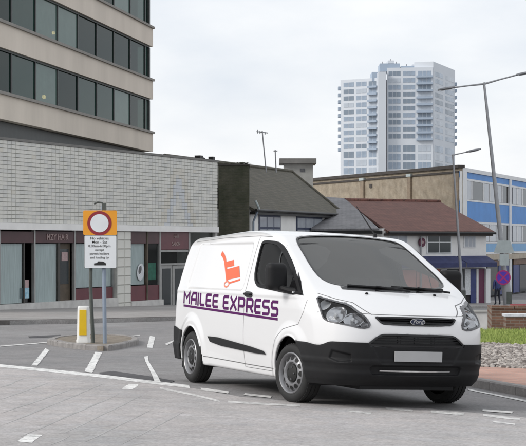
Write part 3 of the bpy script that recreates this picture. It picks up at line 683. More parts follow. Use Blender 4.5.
MB().tube([(-.15, hD, zR+.02), (sR1, hD, zR+.02)], .13, 8).build('ridge_tiles', 'slate', rf); MB().tube([(sR1, hD, zR+.02), (LH+.2, -.3, zE)], .09, 8).build('hip_tiles', 'slate', rf)
MB().tube([(-.2, -.40, zE-.10), (LH+.3, -.40, zE-.10)], .075, 8).build('gutter', 'black', H.root)
H.box('fascia', 'black', -.1, LH+.15, .001, .30, zE-.32, zE-.19)
for u0, u1 in ((258.5, 280), (296, 321.5)):
    s0, s1 = H.s(u0), H.s(u1); z1 = H.z(u0, 214.5) if u0 < 290 else H.z(u0, 216); z0 = z1-1.45
    wn = H.box('window', 'navy', s0, s1, -.12, .05, z0, z1); pw_ = (s1-s0-.12)/3; ph_ = (z1-z0-.12)/2
    for a in range(3):
        for b in range(2):
            H.box('window_pane', 'pale_glass', s0+.06+a*pw_+.07, s0+.06+(a+1)*pw_-.07, .052, .062, z0+.06+b*ph_+.06, z0+.06+(b+1)*ph_-.06, wn)
    H.box('sill', 'render_white', s0-.1, s1+.1, .003, .12, z0-.1, z0-.003, wn)
    H.box('window', 'navy', s0, s1, .003, .05, .9, 2.3)
H.box('door', 'navy', LH*.45, LH*.45+.95, .003, .06, .02, 2.1)
MB().tube([(.12, -.36, zE-.15), (.12, -.12, zE-.7), (.12, -.1, .1)], .06, 8).build('downpipe', 'post_blue', H.root)
MB().tube([(.06, -.25, zE+.42), (.12, -.38, zE+.15), (.20, -.42, zE-.05)], .07, 8).build('rain_hopper', 'sign_grey', H.root)
def aerial(u0, v0, u1, v1, Y, arms, label):
    b = at(u0, v0, Y); t = at(u1, v1, Y); r = root('television_aerial', b); mb = MB().tube([(0, 0, -.25), t-b], .035, 6); mb.build('mast', 'galv', r)
    for (a, c, e, f) in arms: MB().tube([at(a, c, Y)-b, at(e, f, Y)-b], .03, 5).build('arm', 'galv', r)
    tag(r, label, 'aerial'); return r
Yr = H.A.y+H.d.y*2+H.n.y*-hD
aerial(266.3, 168, 262.2, 131, Yr, [(256.5, 131.5, 268, 133), (257.5, 130, 257.5, 133.5), (260, 131, 260, 134), (265, 131.8, 265, 134.5)], 'tall thin television aerial with crossbar on slate roof ridge')
aerial(276.2, 168, 275.2, 150, Yr, [(273.5, 151, 277.5, 151)], 'short aerial mast beside taller one on slate roof ridge')
# stair-head tower
tb = at(284, 243, 122).x; tw_ = at(313, 243, 122).x-tb; zg = float(gz(5, 122)); q = root('stair_tower', (tb, 122, zg)); tag(q, 'small grey concrete stair tower with flat dark cap behind slate roof', 'stair tower')
bx('wall', q, 'concrete', 0, tw_, 0, 3.0, 0, at(0, 163.5, 122).z-zg); bx('cap', q, 'concrete_dark', -.35, tw_+.25, -.35, 3.3, at(0, 163.5, 122).z-zg+.002, at(0, 158.5, 122).z-zg)
bx('vent', q, 'hl_dark', tw_*.55, tw_*.72, -.03, .02, at(0, 172, 122).z-zg, at(0, 168.5, 122).z-zg)

# ------------------------------------------------------------------ grey-roofed house and red-roofed shop
def low_building(name, label, cat, A, B, Rl, Rr, zE, roofm, hipR=False):
    F_ = Fac(name, A, B, float(gz((A[0]+B[0])/2, (A[1]+B[1])/2))); tag(F_.root, label, cat)
    loc = lambda p: (lambda w: ((w-F_.A).dot(F_.d), -(w-F_.A).dot(F_.n)))(Vector((p[0], p[1])))
    a = loc(Rl); b = loc(Rr)
    return F_, a, b
def eave(u, v, Y): p = at(u, v, Y); return p
EA, EB, RL, RR = at(383.5, 230.5, 92), at(489, 231.5, 98), at(345, 200.3, 104), at(440, 205.3, 107.5)
RS, a, b = low_building('red_roofed_shop', 'white rendered shop with red tiled roof and navy awning behind van', 'shop', (EA.x, EA.y), (EB.x, EB.y), (RL.x, RL.y), (RR.x, RR.y), 0, 'red_tile')
ze = EA.z-RS.zb; zr = RL.z-RS.zb
RS.box('wall', 'render_white', .05, RS.L-.25, -9, 0, 0, ze-.02)
rf = roof_quad('roof', 'red_tile', [(-.1, -.45, ze-.02), (RS.L, -.45, ze-.02), (b[0], b[1], zr), (a[0], a[1], zr)], RS.root, .14)
roof_quad('hip', 'red_tile', [(RS.L, -.43, ze-.03), (RS.L+.2, 17, ze-.03), (b[0], b[1], zr-.003)], rf); roof_quad('rear_slope', 'red_tile', [(a[0]-1.5, 20, ze), (RS.L, 18, ze), (b[0], b[1]+.02, zr), (a[0], a[1]+.02, zr)], rf)
MB().tube([(a[0], a[1], zr+.02), (b[0], b[1], zr+.02)], .12, 8).build('ridge_tiles', 'red_tile', rf)
MB().tube([(-.1, -.53, ze-.12), (RS.L, -.53, ze-.12)], .075, 8).build('gutter', 'black', RS.root)
RS.box('fascia', 'coping', 0, RS.L-.1, .003, .42, ze-.30, ze-.17)
def rwin(u0, u1, v0, v1, g, nx_=2, dark=False, transom=None):
    w = RS.pbox('window', 'white_trim', u0, u1, v0, v1, .002, .06); s0, s1 = RS.s(u0)+.06, RS.s(u1)-.06; z0, z1 = RS.z((u0+u1)/2, v1)+.06, RS.z((u0+u1)/2, v0)-.06; pw_ = (s1-s0)/nx_
    rows = [(z0, z1)] if not transom else [(z0, z0+(z1-z0)*transom-.03), (z0+(z1-z0)*transom+.03, z1)]
    for k in range(nx_):
        for r0, r1 in rows: RS.box('window_pane', g, s0+k*pw_+.03, s0+(k+1)*pw_-.03, .062, .072, r0, r1, w)
    return w
rwin(388, 407, 233.5, 252, 'pale_glass', 2); rwin(426.5, 451, 235, 253.5, 'dark_glass', 2, transom=.62); rwin(463.5, 475.5, 235.5, 247.5, 'pale_glass', 3)
sg, zg_ = RS.px(422, 242.3, .12); sg2 = root('round_sign', (RS.A.x+RS.d.x*sg, RS.A.y+RS.d.y*sg, RS.zb+zg_), RS.rz); tag(sg2, 'round dark maroon hanging sign on white wall of red-roofed shop', 'sign')
MB().prism(disc_poly(0, 0, .27, .27, 24), lambda p: (p[0], -.16, p[1]), lambda p: (p[0], -.08, p[1])).build('disc', 'sign_maroon', sg2); MB().prism(disc_poly(0, 0, .09, .09, 16), lambda p: (p[0], -.175, p[1]), lambda p: (p[0], -.162, p[1])).build('emblem', 'poster_pink', sg2)
bx('bracket', sg2, 'black', -.03, .03, -.08, .14, .2, .26)
MB().tube([(RS.s(419.3), -.12, ze-.2), (RS.s(419.3), -.12, .05)], .055, 8).build('downpipe', 'galv', RS.root)
# awnings (two lengths), sloping cloth with a valance
for u0, u1 in ((383.8, 455.6), (456.6, 486.5)):
    s0, s1 = RS.s(u0), RS.s(u1); zt, zm, zv = RS.z(470, 255.8), RS.z(470, 262.5), RS.z(470, 267.0)
    aw = RS.root; MB().prism([(0.0, zt), (.85, zm), (.85, zv), (.82, zv), (.82, zm-.03), (0.0, zt-.05)], lambda p: (s0, -p[0], p[1]), lambda p: (s1, -p[0], p[1])).build('awning', 'awning', aw)
zs = RS.z(470, 268.5)
RS.box('shop_recess', 'interior', .3, RS.L-.4, .002, .012, .05, zs)
for u0, u1, m_, d_ in ((384, 392, 'white_trim', .1), (440, 446, 'white_trim', .1), (447, 463.5, 'dark_glass', .04), (464.3, 469.5, 'poster_white', .06), (470, 475, 'shop_blue', .06), (475.4, 477.4, 'white_trim', .08), (477.8, 483.4, 'shop_purple', .05), (484, 488.5, 'white_trim', .14), (393, 415, 'red_front', .04), (416, 439, 'red_front', .04)):
    RS.box('shop_door' if m_ in ('shop_purple', 'shop_blue') else 'pilaster' if m_ == 'white_trim' else 'shop_window' if m_ in ('dark_glass', 'red_front') else 'poster', m_, RS.s(u0), RS.s(u1), .014, .014+d_, .05 if m_ != 'poster_white' else .6, zs-.02)
# grey slate roof house on its left
EA2, EB2, RL2, RR2 = at(316, 228.5, 95), at(383, 228.8, 92.2), at(322, 196.5, 106), at(344.5, 199.5, 104.5)
GS, a, b = low_building('slate_roofed_house', 'low house with plain grey slate roof joining the red-tiled roof', 'house', (EA2.x, EA2.y), (EB2.x, EB2.y), (RL2.x, RL2.y), (RR2.x, RR2.y), 0, 'slate_grey')
ze = EA2.z-GS.zb; zr = RL2.z-GS.zb
GS.box('wall', 'render_white', .05, GS.L-.05, -6, 0, 0, ze-.02)
rf = roof_quad('roof', 'slate_grey', [(-.1, -.4, ze-.02), (GS.L-.02, -.4, ze-.02), (b[0], b[1], zr-.15), (a[0], a[1], zr)], GS.root, .12)
roof_quad('rear_slope', 'slate_grey', [(a[0], a[1]+8, ze), (b[0], b[1]+8, ze), (b[0], b[1]+.02, zr-.15), (a[0], a[1]+.02, zr)], rf)
GS.box('fascia', 'black', 0, GS.L, .003, .36, ze-.33, ze-.16)
for f0 in (.2, .62): 
    w = GS.box('window', 'white_trim', GS.L*f0, GS.L*f0+1.0, .003, .06, ze-1.9, ze-.6); GS.box('window_pane', 'dark_glass', GS.L*f0+.08, GS.L*f0+.92, .062, .07, ze-1.82, ze-.68, w)

# ------------------------------------------------------------------ tan and blue corner building
CX, CY = at(459.5, 243, 118).x, 118.0
TA = (at(300, 243, 145).x, 145.0)
TB = Fac('corner_building', TA, (CX, CY), float(gz(CX, CY))); tag(TB.root, 'long flat-roofed building with stained tan brick flank and blue panelled front', 'building')
zt = TB.z(455, 168.5)
TB.box('flank_wall', 'tan', 0, TB.L-.02, -.28, 0, 0, zt)
TB.box('coping', 'coping', -.1, TB.L+.1, -.40, .18, zt+.003, zt+.24)
TB.box('gutter_board', 'coping', 0, TB.L-.05, .003, .10, zt-.34, zt-.20)
for u in (363.5, 410.5): TB.box('pier', 'tan_pier', TB.s(u-1.6), TB.s(u+1.6), .003, .16, 0, zt-.35); TB.box('pier_bracket', 'sign_grey', TB.s(u-2.2), TB.s(u+2.2), .003, .22, zt-.34, zt-.12)
TB.box('vent', 'coping', TB.s(370), TB.s(372.4), .003, .06, TB.z(371, 188), TB.z(371, 184))
TB.box('corner_strip', 'tan_pier', TB.L-.9, TB.L-.02, .003, .10, 0, zt-.36)
BE = at(526, 243, 140); bd = Vector((BE.x-CX, BE.y-CY)).normalized()
B_ = Fac('blue_front', (CX, CY), (CX+bd.x*34, CY+bd.y*34), TB.zb)
bpart = B_.root; bpart.parent = TB.root; bpart.matrix_parent_inverse = Matrix.LocRotScale(TB.root.location, TB.root.rotation_euler, None).inverted()
B_.rt = B_.root
zl = lambda v: B_.z(464, v)
B_.box('wall', 'interior', .95, B_.L, -.5, -.02, 0, zl(169.5)); B_.box('roof_trim', 'white_trim', .3, B_.L+.05, -.15, .14, zl(171.8), zl(167.8))
B_.box('panel', 'blue_panel', 0, B_.L, -.019, .03, zl(178), zl(172)); B_.box('panel', 'blue_panel', 0, B_.L, -.019, .03, zl(221), zl(201)); B_.box('panel', 'blue_pale', 0, B_.L, -.019, .03, zl(252.5), zl(243.5))
for v0, v1 in ((178.1, 180.2), (199, 200.9), (221.1, 223.4), (241.8, 243.4), (252.6, 254.6)): B_.box('rail', 'white_trim', 0, B_.L, -.018, .05, zl(v1), zl(v0))
for u in (464.2, 509, 551): B_.box('pilaster', 'white_trim', B_.s(u)-.30 if u > 465 else .0, B_.s(u)+.30, -.017, .16, .02, zl(171.9))
def bwin(u0, u1, v0, v1, open_=False):
    B_.box('window_frame', 'white_trim', B_.s(u0), B_.s(u1), -.015, .04, zl(v1), zl(v0)) if False else None
    return B_.box('window_pane', 'pale_glass' if not open_ else 'dark_glass', B_.s(u0), B_.s(u1), -.012, .02, zl(v1), zl(v0))
for v0, v1 in ((180.4, 198.8), (223.6, 241.6)):
    seq = [(466.5, 470.8, 0), (471.6, 482.5, 1), (484.2, 488.5, 0), (490.4, 495.5, 0), (497.4, 501.0, 0), (502.2, 506.4, 1), (512.4, 516.5, 0), (517.6, 521.5, 0), (522.6, 530, 1), (531, 540, 0), (541, 548, 0)]
    for u0, u1, o_ in seq: bwin(u0, u1, v0, v1, o_)
    for u in (471.2, 483.3, 489.4, 496.4, 501.6, 517, 522, 530.5, 540.5): B_.box('mullion', 'white_trim', B_.s(u)-.16, B_.s(u)+.16, -.014, .05, zl(v1)+.002, zl(v0)-.002)
B_.box('shop_fascia', 'sign_tan', .62, B_.L, -.015, .20, zl(261), zl(255)); 
for u0, u1, m_ in ((487, 497, 'dark_glass'), (498, 508, 'shop_blue'), (513, 519, 'shop_blue'), (519.5, 528, 'dark_glass'), (529, 545, 'sign_brown')): B_.box('shop_window', m_, B_.s(u0), B_.s(u1), -.013, .05, .05, zl(268))
for u0, u1 in ((488, 507), (513, 545)): B_.box('sign_board', 'sign_brown', B_.s(u0), B_.s(u1), -.012, .09, zl(267.5), zl(261.4))
ex = Vector((CX+bd.x*34, CY+bd.y*34)); roofpts = [Vector((CX, CY))+Vector((0, .8)), ex, Vector((TA[0], TA[1]))]
loc_ = lambda w: ((w-TB.A).dot(TB.d), -(w-TB.A).dot(TB.n))
MB().prism([loc_(w) for w in roofpts], lambda p: (p[0], p[1], zt-.5), lambda p: (p[0], p[1], zt-.62)).build('flat_roof', 'coping', TB.root)
# far pavement in front of the right-hand shops
fp = kind(wslab('far_pavement', [(at(300, 243, 86).x, 86), (at(405, 243, 84).x, 84), (at(560, 243, 89).x, 89), (at(560, 243, 112).x, 118), (at(470, 243, 104).x, 106), (at(330, 243, 93).x, 93)], .12, 'pave'), 'structure')

# ------------------------------------------------------------------ tower block far behind
TZ = 490.0
tw0 = root('tower_block', (at(380, 243, TZ).x, TZ, float(gz(30, TZ)))); tag(tw0, 'tall pale high-rise with gridded windows and white central shaft', 'tower block')
def tp(u, Y): p = at(u, 243, Y); return Vector((p.x-tw0.location.x, p.y-TZ))
tz = lambda v, Y: at(0, v, Y).z-tw0.location.z
def facet(P0, P1, v_top, rows, bays, uvY):
    d = (P1-P0); Lf = d.length; ang = math.atan2(d.y, d.x); e = root('facet', (P0.x, P0.y, 0), ang); e.parent = tw0
    return e, Lf
wm = {}
def tower_body(u0, Y0, u1, Y1, vtop, bays, rows, wh=0, name='slab', depth=14, proud=()):
    P0, P1 = tp(u0, Y0), tp(u1, Y1); d = P1-P0; Lf = d.length; ang = math.atan2(d.y, d.x); d.normalize(); nin = Vector((-d.y, d.x))
    zt = tz(vtop, (Y0+Y1)/2); M_ = Matrix.Translation((P0.x, P0.y, 0)) @ Matrix.Rotation(ang, 4, 'Z')
    o = bx(name, tw0, 'tower_white', 0, Lf, 0, depth, 0, zt); o.matrix_local = M_
    for (z, h) in rows:
        for (b0, b1) in bays:
            key = (round((b1-b0)*Lf, 2), round(h, 2))
            if key not in wm:
                m_ = bpy.data.meshes.new('window'); w = key[0]; v = []; f = []
                nsub = max(1, int(round(w/1.5))); b_ = MB()
                for k in range(nsub): b_.box(k*w/nsub+.08, (k+1)*w/nsub-.08, -.06, .4, 0, h)
                m_.from_pydata(b_.v, [], b_.f); wm[key] = []
                for g_ in ('tower_glass', 'tower_glass', 'tower_glass2', 'tower_glass3'): c_m = m_.copy(); c_m.materials.append(MT[g_]); wm[key].append(c_m)
            w_ = bpy.data.objects.new('window', random.choice(wm[key])); COL.objects.link(w_); w_.parent = tw0; w_.matrix_local = M_ @ Matrix.Translation((b0*Lf, 0, z))
        lb = (P0, P1)
    return M_, Lf, zt
fl = 6.95*TZ/FPX
def rows_from(v0, n, Y, h): z = tz(v0, Y); return [(z-i*fl, h) for i in range(n)]
rr_ = rows_from(75.5, 10, 488, 1.35)
low = [(tz(v, 488), 1.9) for v in (151.5, 160, 168.5, 177)]
tower_body(387, 489, 433, 487, 67.5, [(.03, .30), (.345, .615), (.67, .96)], rr_+low)
tower_body(433.3, 487.3, 455, 512, 66, [(.06, .44), (.54, .94)], rr_+low, 1.3, depth=6)
rl_ = rows_from(85.5, 10, 492, 1.35); lowl = [(tz(v, 492), 1.9) for v in (157, 165.5, 173.5)]
tower_body(340.5, 498, 377.5, 491.5, 79.0, [(.08, .37), (.42, .71), (.76, .97)], rl_+lowl, 1.3)
sh = tp(378.3, 486.5); sh2 = tp(386.4, 486.3)
bx('shaft', tw0, 'tower_white', sh.x, sh2.x, sh.y, sh.y+9, 0, tz(71.5, 486))
# balcony ledges along each floor of the two main facets
for (u0, Y0, u1, Y1, rws) in ((416.5, 487.7, 433, 487, rr_), (368.5, 493, 377.5, 491.5, rl_)):
    P0, P1 = tp(u0, Y0), tp(u1, Y1); ang = math.atan2((P1-P0).y, (P1-P0).x); Lf = (P1-P0).length
    for z, h in rws:
        o = bx('balcony', tw0, 'tower_shade', 0, Lf, -1.0, -.07, z-.75, z-.12); o.matrix_local = Matrix.Translation((P0.x, P0.y, 0)) @ Matrix.Rotation(ang, 4, 'Z')
for rws, uu, Y_ in ((rl_, 339.6, 498.3), (rr_, 455.4, 512.0)):
    a_ = tp(uu, Y_)
    for z, h in rws: bx('balcony', tw0, 'tower_shade', a_.x-.45, a_.x+.45, a_.y-.4, a_.y+2.0, z-.75, z+.25)
mb = MB()
for u0, u1, v0, v1, m_ in ((380, 400, 63.5, 70, 'tower_shade'), (388, 394, 60.5, 61.9, 'tower_white'), (401, 425, 66, 69, 'tower_shade'), (372, 380, 72, 80, 'tower_shade'), (412, 424, 64.5, 64.4, 'tower_white')):
    a_, b_ = tp(u0, 492), tp(u1, 492); bx('plant_room', tw0, m_, a_.x, b_.x, a_.y, a_.y+8, tz(v1+1.5, 492), tz(v0, 492))
for u, v in ((383, 61), (391, 58.5), (397, 61), (407, 63.5), (417, 62)):
    a_ = tp(u, 492); MB().tube([(a_.x, a_.y+2, tz(70, 492)), (a_.x, a_.y+2, tz(v, 492))], .15, 5).build('mast', 'galv', tw0)
# ------------------------------------------------------------------ street lamps
def lamp(u, v_base, Y, u_top, v_top, arms, label, r0=.11, r1=.055):
    bX = at(u, 243, Y).x; b = Vector((bX, Y, float(gz(bX, Y)))); r = root('street_lamp', b); tag(r, label, 'street lamp', 'street lamps over the road')
    t = at(u_top, v_top, Y)-b
    MB().tube([(0, 0, -.1), t*.12, t*.125, t*.6, t], [r0*1.7, r0*1.7, r0*1.05, (r0+r1)/2, r1], 12).build('pole', 'galv', r, True)
    MB().box(-.13, .13, -r0*1.7-.012, -r0*1.5, .35, .95).build('access_door', 'post_dark', r)
    for pts, (h0, h1), yy in arms:
        P = [at(a, c, Y)-b for a, c in pts]; MB().tube(P, [r1*.9]+[r1*.65]*(len(P)-1), 8).build('arm', 'galv', r, True)
        A, B = at(*h0, Y)-b, at(*h1, Y)-b; d = (B-A); w = .16; n = 9; V = []; Fc = []; ring = 8
        up = Vector((0, -1, 0)).cross(d.normalized()); up = up if up.z > 0 else -up
        for i in range(n):
            s_ = i/(n-1); wd = w*(.35+.65*math.sin(math.pi*min(1, .15+s_*.75))); hh = .075*(.5+.5*math.sin(math.pi*(.1+.8*s_)))
            for k in range(ring):
                a = 2*math.pi*k/ring; V.append(A+d*s_+Vector((0, 1, 0))*math.cos(a)*wd+up*math.sin(a)*hh*(1.2 if math.sin(a) > 0 else .6))
        Fc = [(i*ring+k, i*ring+(k+1) % ring, (i+1)*ring+(k+1) % ring, (i+1)*ring+k) for i in range(n-1) for k in range(ring)]+[tuple(range(ring)), tuple(range((n-1)*ring, n*ring))]
        hd = MB().add(V, Fc).build('lamp_head', 'lamp_head', r, True)
        V = [A+d*s_+Vector((0, 1, 0))*math.cos(a)*w*.7-up*.048 for s_, a in [(.5+.38*math.cos(2*math.pi*k/12), 0) for k in range(1)]]
        L_ = MB(); rim = [A+d*(.52+.36*math.cos(2*math.pi*k/14))+Vector((0, 1, 0))*.11*math.sin(2*math.pi*k/14)-up*.045 for k in range(14)]; low = [p-up*.03+(A+d*.52-p)*.25 for p in rim]
        L_.add(rim+low, [(k, (k+1) % 14, (k+1) % 14+14, k+14) for k in range(14)]+[tuple(range(14, 28))]).build('lens', 'lamp_lens', hd)
    return r
LP = lamp(508.5, 311, 80, 484, 82.5, [([(484, 84), (470, 85.5), (452, 87.8)], ((455, 87.4), (438, 90.2)), 0), ([(484, 84), (500, 79.5), (517, 75)], ((516, 75.2), (531, 72.4)), 0)], 'tall grey double-armed street lamp carrying a blue round sign', .13, .06)
lamp(463.2, 306, 93, 452.8, 154.5, [([(452.8, 155), (460, 153.6), (470, 151.4)], ((466, 152.4), (481, 149.2)), 0)], 'shorter single-armed street lamp in front of the red-roofed shop', .09, .05)
# signs on the tall lamp
def on_lamp(u, v, Y): return at(u, v, Y)
ns = root('no_stopping_sign', at(503.2, 277.5, 79.7)); tag(ns, 'round blue and red sign fixed low on the tall street lamp', 'sign')
MB().prism(disc_poly(0, 0, .37, .37, 28), lambda p: (p[0], -.03, p[1]), lambda p: (p[0], .0, p[1])).build('rim', 'sign_crimson', ns); MB().prism(disc_poly(0, 0, .30, .30, 28), lambda p: (p[0], -.036, p[1]), lambda p: (p[0], -.031, p[1])).build('face', 'sign_blue', ns)
for a in (.785, -.785): 
    c_, s_ = math.cos(a), math.sin(a); MB().prism([(-.29, -.035), (.29, -.035), (.29, .035), (-.29, .035)], lambda p: (p[0]*c_-p[1]*s_, -.041-(.001 if a > 0 else 0), p[0]*s_+p[1]*c_), lambda p: (p[0]*c_-p[1]*s_, -.0365, p[0]*s_+p[1]*c_)).build('cross_bar', 'sign_crimson', ns)
bx('clip', ns, 'galv', -.05, .10, .001, .20, -.04, .04)
tsg = root('warning_sign', at(504, 253, 79.6)); tag(tsg, 'pale grey sign plates seen from behind, high on the tall street lamp', 'sign')
MB().prism([(-.52, 0), (.52, 0), (.30, .62), (-.30, .62)], lambda p: (p[0], -.015, p[1]), lambda p: (p[0], .0, p[1])).build('plate', 'sign_grey', tsg)
bx('lower_plate', tsg, 'sign_grey', -.22, .24, -.014, .0, -.62, -.06)
for z_ in (.15, .45, -.35): bx('rail', tsg, 'galv', -.3, .3, .002, .04, z_-.02, z_+.02)
bx('clip', tsg, 'galv', -.06, .09, .041, .20, .12, .18)
# ------------------------------------------------------------------ restriction sign on the island
pb = gp(104.8, 343.5, .085); pa = gp(93.5, 343.2, .085); Ys = pb.y
sg = root('restriction_sign', (pb.x, Ys, pb.z)); tag(sg, 'orange and white no-vehicles sign on two posts on the traffic island', 'traffic sign')
W_ = lambda u, v: at(u, v, Ys)-Vector((pb.x, Ys, pb.z))
MB().tube([(0, 0, -.08), W_(107.0, 345)*0+Vector((0, 0, .05)), W_(103.3, 206)], .038, 12).build('post', 'post_blue', sg, True)
MB().tube([(pa.x-pb.x, pa.y-pb.y, -.08), (W_(90.5, 290).x, .02, W_(90.5, 290).z), (W_(91.2, 214).x, .02, W_(91.2, 214).z)], .034, 12).build('post', 'post_dark', sg, True)
x0, x1 = W_(83.6, 0).x, W_(117.2, 0).x; zo0, zo1 = W_(0, 235).z, W_(0, 210.5).z; zw0 = W_(0, 268).z; yf = -.055
def rrect(x0, x1, z0, z1, r, n=5):
    out = []
    for cx, cz, a0 in ((x1-r, z1-r, 0), (x0+r, z1-r, 90), (x0+r, z0+r, 180), (x1-r, z0+r, 270)):
        out += [(cx+r*math.cos(math.radians(a0+90*k/n)), cz+r*math.sin(math.radians(a0+90*k/n))) for k in range(n+1)]
    return out
def flat(name, m, poly, ya, yb, parent): return MB().prism(poly, lambda p: (p[0], ya, p[1]), lambda p: (p[0], yb, p[1])).build(name, m, parent)
tl = -.012
up = flat('orange_panel', 'orange', rrect(x0, x1, zo0, zo1, .025), yf-.012, yf, sg)
cx_, cz_ = (x0+x1)/2-.01, (zo0+zo1)/2-.01
flat('ring', 'sign_red', disc_poly(cx_, cz_, .225, .225, 36), yf-.016, yf-.0125, up); flat('disc', 'sign_white', disc_poly(cx_, cz_, .168, .168, 36), yf-.020, yf-.0165, up)
lo = flat('white_panel', 'sign_white', rrect(x0+.025, x1-.01, zw0, zo0-.012, .02), yf-.012, yf, sg)
flat('border', 'frame_dark', rrect(x0+.02, x1-.005, zw0-.005, zo0-.007, .02), yf-.008, yf+.002, sg)
for i, (tx, sz) in enumerate((('No vehicles', .072), ('Mon - Sat', .072), ('8.00am-6.00pm', .066), ('except', .06), ('permit holders', .06), ('and loading by', .06))):
    tm_ = text_mesh(tx, sz, .0012, off=.0005); tm_.materials.append(MT['frame_dark']); o = bpy.data.objects.new('lettering', tm_); COL.objects.link(o); o.parent = lo; o.location = (cx_, yf-.0135, zo0-.062-.071*i); o.rotation_euler = (math.radians(90), 0, 0)
zc_ = zw0+.085
flat('van_symbol', 'black', [(cx_-.10, zc_-.035), (cx_+.12, zc_-.035), (cx_+.12, zc_), (cx_+.07, zc_+.035), (cx_-.02, zc_+.04), (cx_-.05, zc_+.01), (cx_-.10, zc_)], yf-.015, yf-.0125, lo)
for z_ in (zo0+.25, zo0-.3): bx('rail', sg, 'galv', x0+.05, x1-.05, yf+.003, yf+.018, z_-.02, z_+.02)
hk = W_(103.3, 206); MB().tube([hk, hk+Vector((-.02, 0, .06)), hk+Vector((-.10, -.01, .07)), hk+Vector((-.17, -.02, .04))], .018, 8).build('light_arm', 'post_dark', sg, True)
MB().box(hk.x-.02, hk.x+.05, -.04, .04, hk.z-.12, hk.z+.05).build('light_housing', 'post_dark', sg)
# keep-left bollard
q = gp(83.5, 342.5, .085); bo = root('bollard', q); tag(bo, 'square white bollard with yellow face on the traffic island', 'bollard')
s_ = q.y/FPX; hb = (342.5-306.0)*s_; wb = 6.2*s_
mb = MB(); r_ = rrect(-wb, wb, -wb*.8, wb*.8, .05)
def ringz(z, k): return [(x*k, y*k, z) for x, y in r_]
V = ringz(-.06, 1.12)+ringz(.05, 1.12)+ringz(.08, 1.0)+ringz(hb-.05, .93)+ringz(hb-.012, .87)+ringz(hb, .75); n = len(r_)
mb.add(V, [(i*n+k, i*n+(k+1) % n, (i+1)*n+(k+1) % n, (i+1)*n+k) for i in range(5) for k in range(n)]+[tuple(range(n)), tuple(range(5*n, 6*n))]); mb.build('body', 'bollard_white', bo, True)
flat('yellow_face', 'yellow', [(-wb*.60, .14), (wb*.60, .14), (wb*.56, hb-.07), (-wb*.56, hb-.07)], -wb*.8-.012, -wb*.8+.03, bo)
# ------------------------------------------------------------------ low walls beyond the lawn
YW = 42.0
xw = at(491.5, 243, YW).x; g_ = float(gz(xw+1, YW)); lw = root('brick_wall', (xw, YW, g_), math.radians(-6)); tag(lw, 'low brown brick planter wall with pale coping behind the lawn', 'wall')
hw = at(0, 308.5, YW).z-g_
bx('wall', lw, 'brick', 0, 6.0, 0, .34, -.3, hw); 
for k in range(10): bx('coping_stone', lw, 'brick', k*.6, k*.6+.585, -.04, .38, hw+.002, hw+.07)
bx('return_wall', lw, 'brick', 0, .34, .345, 3.0, -.3, hw-.02)
q2 = root('brick_pier', (at(506, 243, 40.5).x, 40.5, float(gz(6, 40.5)))); tag(q2, 'short brown brick pier in front of the planter wall', 'wall'); 
hp = at(0, 322, 40.5).z-q2.location.z; bx('pier', q2, 'brick', 0, .9, 0, .4, -.3, hp+.14); bx('coping_stone', q2, 'poster_white', -.04, .8, -.04, .44, hp+.142, hp+.20)
YC = 47.0; xa, xb = at(458, 243, YC).x, at(491.8, 243, YC).x; g_ = float(gz(xa, YC)); cw = root('concrete_wall', (xa, YC, g_)); tag(cw, 'low pale concrete wall at the end of the brick planter', 'wall')
h1 = at(0, 310.5, YC).z-g_; bx('wall', cw, 'plinth', 0, xb-xa, 0, .25, -.3, h1-.06); bx('coping', cw, 'concrete', -.03, xb-xa+.02, -.03, .28, h1-.058, h1)
gw = root('red_bench', (at(512, 243, 50).x, 50, float(gz(8, 50)))); tag(gw, 'red painted bench behind the brick planter wall', 'bench')
zb2 = at(0, 304, 50).z-gw.location.z
for k in range(3): bx('slat', gw, 'sign_red', 0, 1.8, k*.13, k*.13+.11, zb2-.05, zb2-.01)
for x_ in (.1, 1.66): bx('leg', gw, 'sign_red', x_, x_+.06, .02, .36, -.02, zb2-.052)
